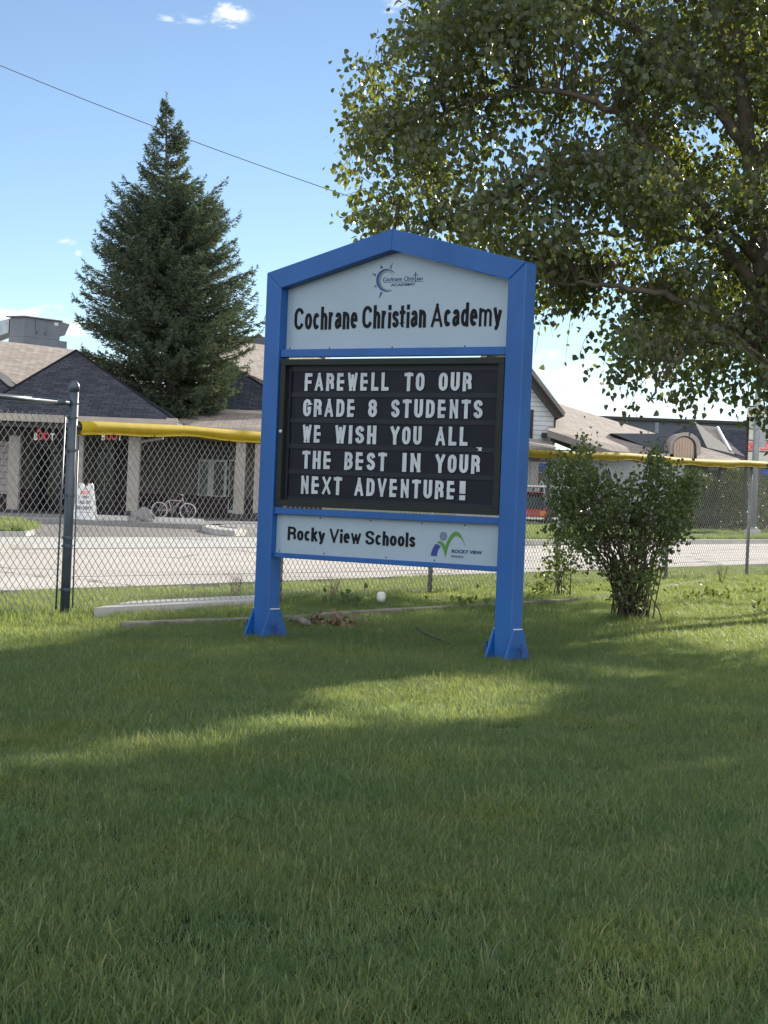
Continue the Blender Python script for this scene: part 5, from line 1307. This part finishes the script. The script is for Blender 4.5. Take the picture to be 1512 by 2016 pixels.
# pylon sign with shop names
py_ = at(1468, 1000, 84); pyl = empty('pylon_sign', (py_[0], 84, 0), 0, 'tall dark framed pylon sign with rows of shop panels at the right edge', 'sign')
def ybox(x0, x1, y0, y1, Y, d, name, mat, parent=None):
    mb = MB(); pbox(mb, x0, x1, y0, y1, Y, d); return bpart(pyl, name, mb, mat, parent)
ybox(1466, 1471, 820, 1044, 84, .12, 'pole', M['darktrim']); ybox(1560, 1565, 824, 1047, 84, .12, 'pole', M['darktrim'])
ybox(1471.2, 1559.8, 800, 910, 84.06, .1, 'back_panel', M['darktrim'])
rws = [(803, 822, 'cream'), (824, 845, 'palegrey'), (847, 867, 'cream'), (869, 889, 'pinkpanel'), (891, 909, 'cream')]
for (y0, y1, mt) in rws:
    o = ybox(1471.6, 1559.5, y0, y1, 84.0, .05, 'name_panel', M[mt])
    mb = MB()
    def lt(s, xa, xb, yb, yt, mi=0, off=.03):
        A, B_, H = at(xa, yb, 83.999), at(xb, yb, 83.999), at(xa, yt, 83.999); put_text(mb, s, (A[0], 83.999, A[2]), (1, 0, 0), (0, 0, 1), B_[0]-A[0], H[2]-A[2], (0, -1, 0), .01, off, 0, mi)
    if y0 == 847: lt('VALLEY', 1499, 1526, 852.5, 847.6, 1)
    if y0 == 869:
        lt('AT', 1497, 1512.5, 880, 870.5, 0)
        a = at(1480, 879, 83.99); ring = [(math.cos(t), math.sin(t)) for t in np.linspace(0, 2*math.pi, 25)[:-1]]
        mb.add([(a[0]+x*r_, 83.985, a[2]+z*r_) for r_ in (.165, .135) for x, z in ring], [(i, (i+1) % 24, 24+(i+1) % 24, 24+i) for i in range(24)], 0)
        mb.bx(a[0]-.055, a[0]+.055, 83.98, 83.998, a[2]-.08, a[2]+.02, 0); mb.prism([(a[0]-.07, a[2]+.03), (a[0]-.07, a[2]+.09), (a[0]-.03, a[2]+.05), (a[0], a[2]+.10), (a[0]+.03, a[2]+.05), (a[0]+.07, a[2]+.09), (a[0]+.07, a[2]+.03)], 83.98, 83.998, 'y', 0)
        A, B_ = at(1497, 883.5, 83.99), at(1556, 887.5, 83.99); mb.bx(A[0], B_[0], 83.985, 83.998, B_[2], A[2], 0)
    if y0 == 824:
        a, b, c = at(1478, 838, 83.99), at(1490, 842, 83.99), at(1486, 832, 83.99); mb.prism([(a[0], a[2]), (b[0], b[2]), (c[0], c[2])], 83.985, 83.999, 'y', 2)
    if mb.v: bpart(pyl, 'panel_lettering', mb, [M['redlet'], M['signbd'], M['logogreen']], o)
ybox(1501, 1545, 921, 936, 84.0, .08, 'blue_panel', M['bluesign'])

# lamp post
lb_ = at(1481, 1056, 72.0); lamp = empty('lamp_post', (lb_[0], 72, .135), 0, 'grey round steel lamp post on a concrete base across the road at right', 'lamp post')
mb = MB(); mb.tube([(0, 0, .3), (0, 0, 4), (0, 0, 9.5)], [.125, .112, .085], 14); mb.build('pole', M['polesteel'], lamp, True)
mb = MB(); mb.lathe([(.30, -.1), (.30, .22), (.27, .28), (.001, .28)], (0, 0, 0), 16); mb.build('base', M['concrete'], lamp)
mb = MB(); mb.lathe([(.16, .28), (.16, .33), (.13, .36), (.001, .36)], (0, 0, 0), 14); mb.build('flange', M['polesteel'], lamp)
mb = MB(); mb.tube([(0, 0, 9.3), (-.6, -.2, 9.7), (-1.6, -.5, 9.8)], .045, 8); mb.cbox(-2.3, -1.5, -.68, -.36, 9.72, 9.86, .03); mb.build('lamp_arm', M['polesteel'], lamp)
mb = MB(); mb.bx(.1, .32, -.05, .05, 3.2, 3.75); mb.build('control_box', M['polesteel'], lamp)

# white hand railing in front of the hall
ra = [at(985, 956, 90), at(1215, 962, 90)]; rl = empty('railing', (ra[0][0], 90, 0), 0, 'white metal hand railing with thin dark posts before the gabled building', 'railing')
mb = MB(); mb.tube([ra[0], ra[1]], .055, 8); bpart(rl, 'top_bar', mb, M['plastic'], None, True)
for s in np.linspace(.05, .98, 9):
    p = ra[0]*(1-s)+ra[1]*s; mb = MB(); mb.tube([(p[0], p[1], 0), (p[0], p[1], p[2]-.056)], .03, 6); bpart(rl, 'post', mb, M['darktrim'])

# parked cars, seen end-on
def car(px, Y, paint, label, rz):
    c = at(px, 1040, Y); r_ = empty('parked_car', (c[0], Y, .0), rz, label, 'car', 'cars parked before the gabled building')
    sec = [(-2.05, .45, .62, .74), (-1.95, .34, .78, .82), (-1.1, .28, .88, .88), (.0, .28, .92, .90), (1.1, .28, .92, .89), (1.9, .34, .86, .84), (2.08, .48, .72, .76)]
    def loft(sections, mat, name):
        V, F = [], []
        for (y, z0, z1, w) in sections: V += [(-w*.92, y, z0), (-w, y, (z0+z1)/2), (-w*.93, y, z1), (w*.93, y, z1), (w, y, (z0+z1)/2), (w*.92, y, z0)]
        for i in range(len(sections)-1):
            for k in range(6): F.append((i*6+k, i*6+(k+1) % 6, (i+1)*6+(k+1) % 6, (i+1)*6+k))
        F.append((5, 4, 3, 2, 1, 0)); b = (len(sections)-1)*6; F.append(tuple(b+k for k in range(6)))
        mb = MB(); mb.add(V, F); o = mb.build(name, mat, r_); bv = o.modifiers.new('b', 'BEVEL'); bv.width = .05; bv.segments = 2; return o
    loft(sec, paint, 'body')
    cab = [(-1.75, .80, .86, .78), (-1.35, .86, 1.28, .70), (-.5, .88, 1.45, .66), (.5, .88, 1.44, .66), (1.2, .88, 1.02, .74), (1.35, .88, .92, .78)]
    loft(cab, M['glass'], 'windows')
    mb = MB(); mb.cbox(-.62, .62, -1.2, .55, 1.43, 1.48, .02); mb.build('roof', paint, r_)
    for sx in (-1, 1):
        for sy in (-1.25, 1.3):
            mb = MB(); mb.tube([(sx*.66, sy, .32), (sx*.88, sy, .32)], .32, 18); w_ = mb.build('wheel', M['rubber'], r_)
            mb = MB(); mb.tube([(sx*.881, sy, .32), (sx*.895, sy, .32)], .19, 14); mb.build('rim', M['chrome'], w_)
        mb = MB(); mb.cbox(sx*.70-.12, sx*.70+.12, -2.10, -2.02, .52, .72, .02); mb.build('tail_lamp', M['orange'], r_)
    mb = MB(); mb.cbox(-.75, .75, -2.14, -2.06, .36, .47, .02); mb.build('bumper', M['chrome'], r_)
    return r_
car(1040, 83, M['carred'], 'red car with orange tail lamps peeking out right of the sign post', R(-8))
car(1120, 84, M['cardark'], 'dark car hidden behind the bush beside the red car', R(-14))

# hedges across the road
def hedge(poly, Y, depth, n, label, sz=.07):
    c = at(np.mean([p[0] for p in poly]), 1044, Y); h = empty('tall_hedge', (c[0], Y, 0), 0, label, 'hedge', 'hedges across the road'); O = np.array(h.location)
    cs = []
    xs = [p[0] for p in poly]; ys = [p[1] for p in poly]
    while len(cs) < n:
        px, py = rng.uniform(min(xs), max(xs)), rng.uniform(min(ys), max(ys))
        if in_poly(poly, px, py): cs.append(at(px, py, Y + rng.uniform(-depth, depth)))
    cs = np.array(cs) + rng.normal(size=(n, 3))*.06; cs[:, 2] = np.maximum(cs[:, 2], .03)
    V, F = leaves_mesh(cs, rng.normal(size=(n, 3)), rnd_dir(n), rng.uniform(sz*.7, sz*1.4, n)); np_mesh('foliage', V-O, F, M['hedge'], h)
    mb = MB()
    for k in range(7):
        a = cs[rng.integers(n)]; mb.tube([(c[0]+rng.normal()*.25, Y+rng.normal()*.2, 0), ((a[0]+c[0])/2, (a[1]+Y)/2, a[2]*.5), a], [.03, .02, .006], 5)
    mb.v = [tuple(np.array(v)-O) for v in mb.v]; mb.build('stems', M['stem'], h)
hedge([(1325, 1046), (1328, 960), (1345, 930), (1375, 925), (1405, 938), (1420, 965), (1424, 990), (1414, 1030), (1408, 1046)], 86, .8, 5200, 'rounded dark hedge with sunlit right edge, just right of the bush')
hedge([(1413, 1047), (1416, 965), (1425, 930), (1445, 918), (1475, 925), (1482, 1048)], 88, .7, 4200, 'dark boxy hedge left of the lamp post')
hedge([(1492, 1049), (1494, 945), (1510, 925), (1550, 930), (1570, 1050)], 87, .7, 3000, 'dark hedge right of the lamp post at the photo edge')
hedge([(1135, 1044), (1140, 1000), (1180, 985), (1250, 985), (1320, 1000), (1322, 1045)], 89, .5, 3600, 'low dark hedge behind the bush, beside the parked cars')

# ------------------------------------------------------------------ grass: turf patches instanced over the lawn (one mass)
def blade_patch(n, rad, hmin, hmax, w, name):
    a = rng.uniform(0, 2*math.pi, n); r = rad*np.sqrt(rng.random(n)); x, y = r*np.cos(a), r*np.sin(a)
    h = rng.uniform(hmin, hmax, n)*(1+.25*rng.normal(size=n)).clip(.5, 1.45); fa = rng.uniform(0, 2*math.pi, n); lean = rng.uniform(.25, 1.3, n)
    fx, fy = np.cos(fa), np.sin(fa); sx, sy = -fy*w/2, fx*w/2
    levels = []
    for t, wd in ((0, 1), (.45, .85), (.8, .5)):
        ox, oy, oz = x+fx*lean*h*t*t, y+fy*lean*h*t*t, h*t*(1-.25*lean*t)
        levels += [np.stack([ox+sx*wd, oy+sy*wd, oz], 1), np.stack([ox-sx*wd, oy-sy*wd, oz], 1)]
    tip = np.stack([x+fx*lean*h, y+fy*lean*h, h*(1-.25*lean)], 1)
    V = np.stack(levels+[tip], 1).reshape(-1, 3); b = (np.arange(n)*7)[:, None]
    F4 = np.concatenate([b+[0, 1, 3, 2], b+[2, 3, 5, 4]], 1).reshape(-1, 4); F3 = (b+[4, 5, 6])
    F = np.concatenate([F4, np.concatenate([F3, F3[:, 2:3]], 1)]) if False else None
    me = bpy.data.meshes.new(name); nq, ntri = len(F4), len(F3)
    me.vertices.add(len(V)); me.vertices.foreach_set('co', V.astype(np.float32).ravel())
    me.loops.add(nq*4+ntri*3); me.loops.foreach_set('vertex_index', np.concatenate([F4.ravel(), F3.ravel()]).astype(np.int32))
    me.polygons.add(nq+ntri); me.polygons.foreach_set('loop_start', np.concatenate([np.arange(nq)*4, nq*4+np.arange(ntri)*3]).astype(np.int32))
    me.update(calc_edges=True); me.materials.append(M['blade'])
    return bpy.data.objects.new(name, me)
pc = bpy.data.collections.new('turf_patches')       # source meshes, not linked to the scene
for k in range(5): pc.objects.link(blade_patch(520, .19, .014, .054, .0031, 'turf_patch'))
fc_ = bpy.data.collections.new('rough_turf_patches')
for k in range(4): fc_.objects.link(blade_patch(300, .24, .06, .17, .0055, 'rough_turf_patch'))
def scatter(name, pts, scl, coll, label=None):
    me = bpy.data.meshes.new(name); n = len(pts)
    me.vertices.add(n); me.vertices.foreach_set('co', np.asarray(pts, np.float32).ravel())
    a = me.attributes.new('scl', 'FLOAT', 'POINT'); a.data.foreach_set('value', np.asarray(scl, np.float32))
    r = me.attributes.new('rot', 'FLOAT', 'POINT'); r.data.foreach_set('value', rng.uniform(0, 6.28, n).astype(np.float32))
    o = bpy.data.objects.new(name, me); col.objects.link(o)
    ng = bpy.data.node_groups.new(name, 'GeometryNodeTree')
    ng.interface.new_socket(name='Geometry', in_out='INPUT', socket_type='NodeSocketGeometry'); ng.interface.new_socket(name='Geometry', in_out='OUTPUT', socket_type='NodeSocketGeometry')
    N, L = ng.nodes, ng.links
    gi, go = N.new('NodeGroupInput'), N.new('NodeGroupOutput'); ip = N.new('GeometryNodeInstanceOnPoints'); ci = N.new('GeometryNodeCollectionInfo')
    ci.inputs['Collection'].default_value = coll; ci.inputs['Separate Children'].default_value = True; ci.inputs['Reset Children'].default_value = True
    ip.inputs['Pick Instance'].default_value = True
    ns = N.new('GeometryNodeInputNamedAttribute'); ns.data_type = 'FLOAT'; ns.inputs['Name'].default_value = 'scl'
    nr = N.new('GeometryNodeInputNamedAttribute'); nr.data_type = 'FLOAT'; nr.inputs['Name'].default_value = 'rot'
    cx = N.new('ShaderNodeCombineXYZ'); L.new(nr.outputs['Attribute'], cx.inputs['Z'])
    L.new(gi.outputs[0], ip.inputs['Points']); L.new(ci.outputs[0], ip.inputs['Instance'])
    L.new(cx.outputs[0], ip.inputs['Rotation']); L.new(ns.outputs['Attribute'], ip.inputs['Scale']); L.new(ip.outputs[0], go.inputs[0])
    md = o.modifiers.new('turf', 'NODES'); md.node_group = ng
    return tag(o, label, None, None, 'stuff')
def cone_pts(y0, y1, dens, margin=.25, xlim=.2):
    n = int(dens*(y1-y0)*(y0+y1)*(xlim)+dens*2*margin*(y1-y0)); y = y0+(y1-y0)*rng.random(n); hw = y*xlim+margin
    x = rng.uniform(-1, 1, n)*(y1*xlim+margin); k = np.abs(x) < hw; return np.stack([x[k], y[k], np.zeros(k.sum())], 1)
def across(p): d = p[:, :2]-P0; return d @ NRM, d @ DIRF
def grid_pts(y0, y1, step, margin=.7, xlim=.21):
    yy = np.arange(y0, y1, step); out = []
    for i, y in enumerate(yy):
        hw = y*xlim+margin; x = np.arange(-hw, hw, step) + (step/2 if i % 2 else 0); out.append(np.stack([x, np.full(len(x), y), np.zeros(len(x))], 1))
    p = np.concatenate(out); p[:, :2] += rng.uniform(-.35, .35, (len(p), 2))*step; return p
pts = np.concatenate([grid_pts(4.2, 9.5, .155), grid_pts(9.5, 17, .18), grid_pts(17, 40, .26)]); o_, t_ = across(pts)
pts = pts[(o_ < 2.1)]; o_, t_ = across(pts)
# keep turf off the concrete path stub
_pc = np.mean([p[:2] for p in pp], 0); pth = [tuple(p[:2] + (p[:2]-_pc)/np.linalg.norm(p[:2]-_pc)*.34) for p in pp]; pts = np.array([p for p in pts if not in_poly(pth, p[0], p[1])])
lo = .92 + .16*np.sin(pts[:, 0]*1.7+pts[:, 1]*.9) + .12*np.sin(pts[:, 0]*5.3-pts[:, 1]*3.7) + .20*rng.normal(size=len(pts))
pts[:, 2] = TURF
scatter('lawn_grass', pts, np.clip(lo*np.where(pts[:, 1] > 17, 1.35, 1.0), .55, 1.7), pc)
# longer rough growth along the fence and the timbers, and round the bush
tt = rng.uniform(-6, FEND, 560); oo = rng.normal(size=560)*.28 - .10
rp = np.array([W(a, b) for a, b in zip(tt, oo)]); rp = np.array([p for p in rp if not in_poly(pth, p[0], p[1])])
extra = bush0 + rng.normal(size=(50, 3))*np.array([.35, .3, 0]); e2 = np.array([5.0, 26, 0]) + rng.normal(size=(160, 3))*np.array([1.6, 2.2, 0])
foot = np.array([so+ux*s*(SA-PW/2)+uy*PD/2 for s in (-1, 1) for _ in range(16)]); foot = foot + rng.normal(size=foot.shape)*np.array([.16, .14, 0]); foot[:, 2] = TURF
rp = np.concatenate([rp, extra, e2]); rp[:, 2] = TURF
scatter('rough_grass', np.concatenate([rp, foot]), np.concatenate([rng.uniform(.35, .85, len(rp)), rng.uniform(.3, .5, len(foot))]), fc_)
# broad-leaved ground weeds in the unmown corner right of the bush and along the timbers
wc = [G(px, py) for px, py in ((1352, 1184), (1410, 1178), (1492, 1170), (1506, 1204))] + [G(px, 1195) for px in (690, 905)]
lc, lt, ls = [], [], []
for c in wc:
    k = int(rng.integers(18, 42)); r_ = rng.normal(size=(k, 3))*np.array([.12, .14, 0]); r_[:, 2] = np.abs(rng.normal(size=k))*.06 + .005
    lc.append(c + r_); lt.append(rng.normal(size=(k, 3))*.8 + np.array([0, 0, .9])); ls.append(rng.uniform(.035, .075, k))
V, F = leaves_mesh(np.concatenate(lc), np.concatenate(lt), rnd_dir(sum(map(len, lc))), np.concatenate(ls))
tag(np_mesh('ground_weeds', V, F, M['shrub']), None, None, None, 'stuff')
# sunlit verges across the road
vl = []
while len(vl) < 1900:
    o = rng.uniform(10.4, 12.2) if len(vl) < 700 else rng.uniform(14.2, 23.8)
    vl.append(W(t_at(o) + .2 + rng.uniform(0, 55), o, .13))
vp = np.array(vl)
ia = np.array(isl); ip_ = [(p[0], p[1]) for p in isl]
iv = np.array([(x, y, .125) for x, y in zip(rng.uniform(ia[:, 0].min(), ia[:, 0].max(), 900), rng.uniform(ia[:, 1].min(), ia[:, 1].max(), 900)) if in_poly(ip_, x, y)])
vp = np.concatenate([vp, iv]); scatter('verge_grass', vp, rng.uniform(.6, 1.1, len(vp)), fc_)
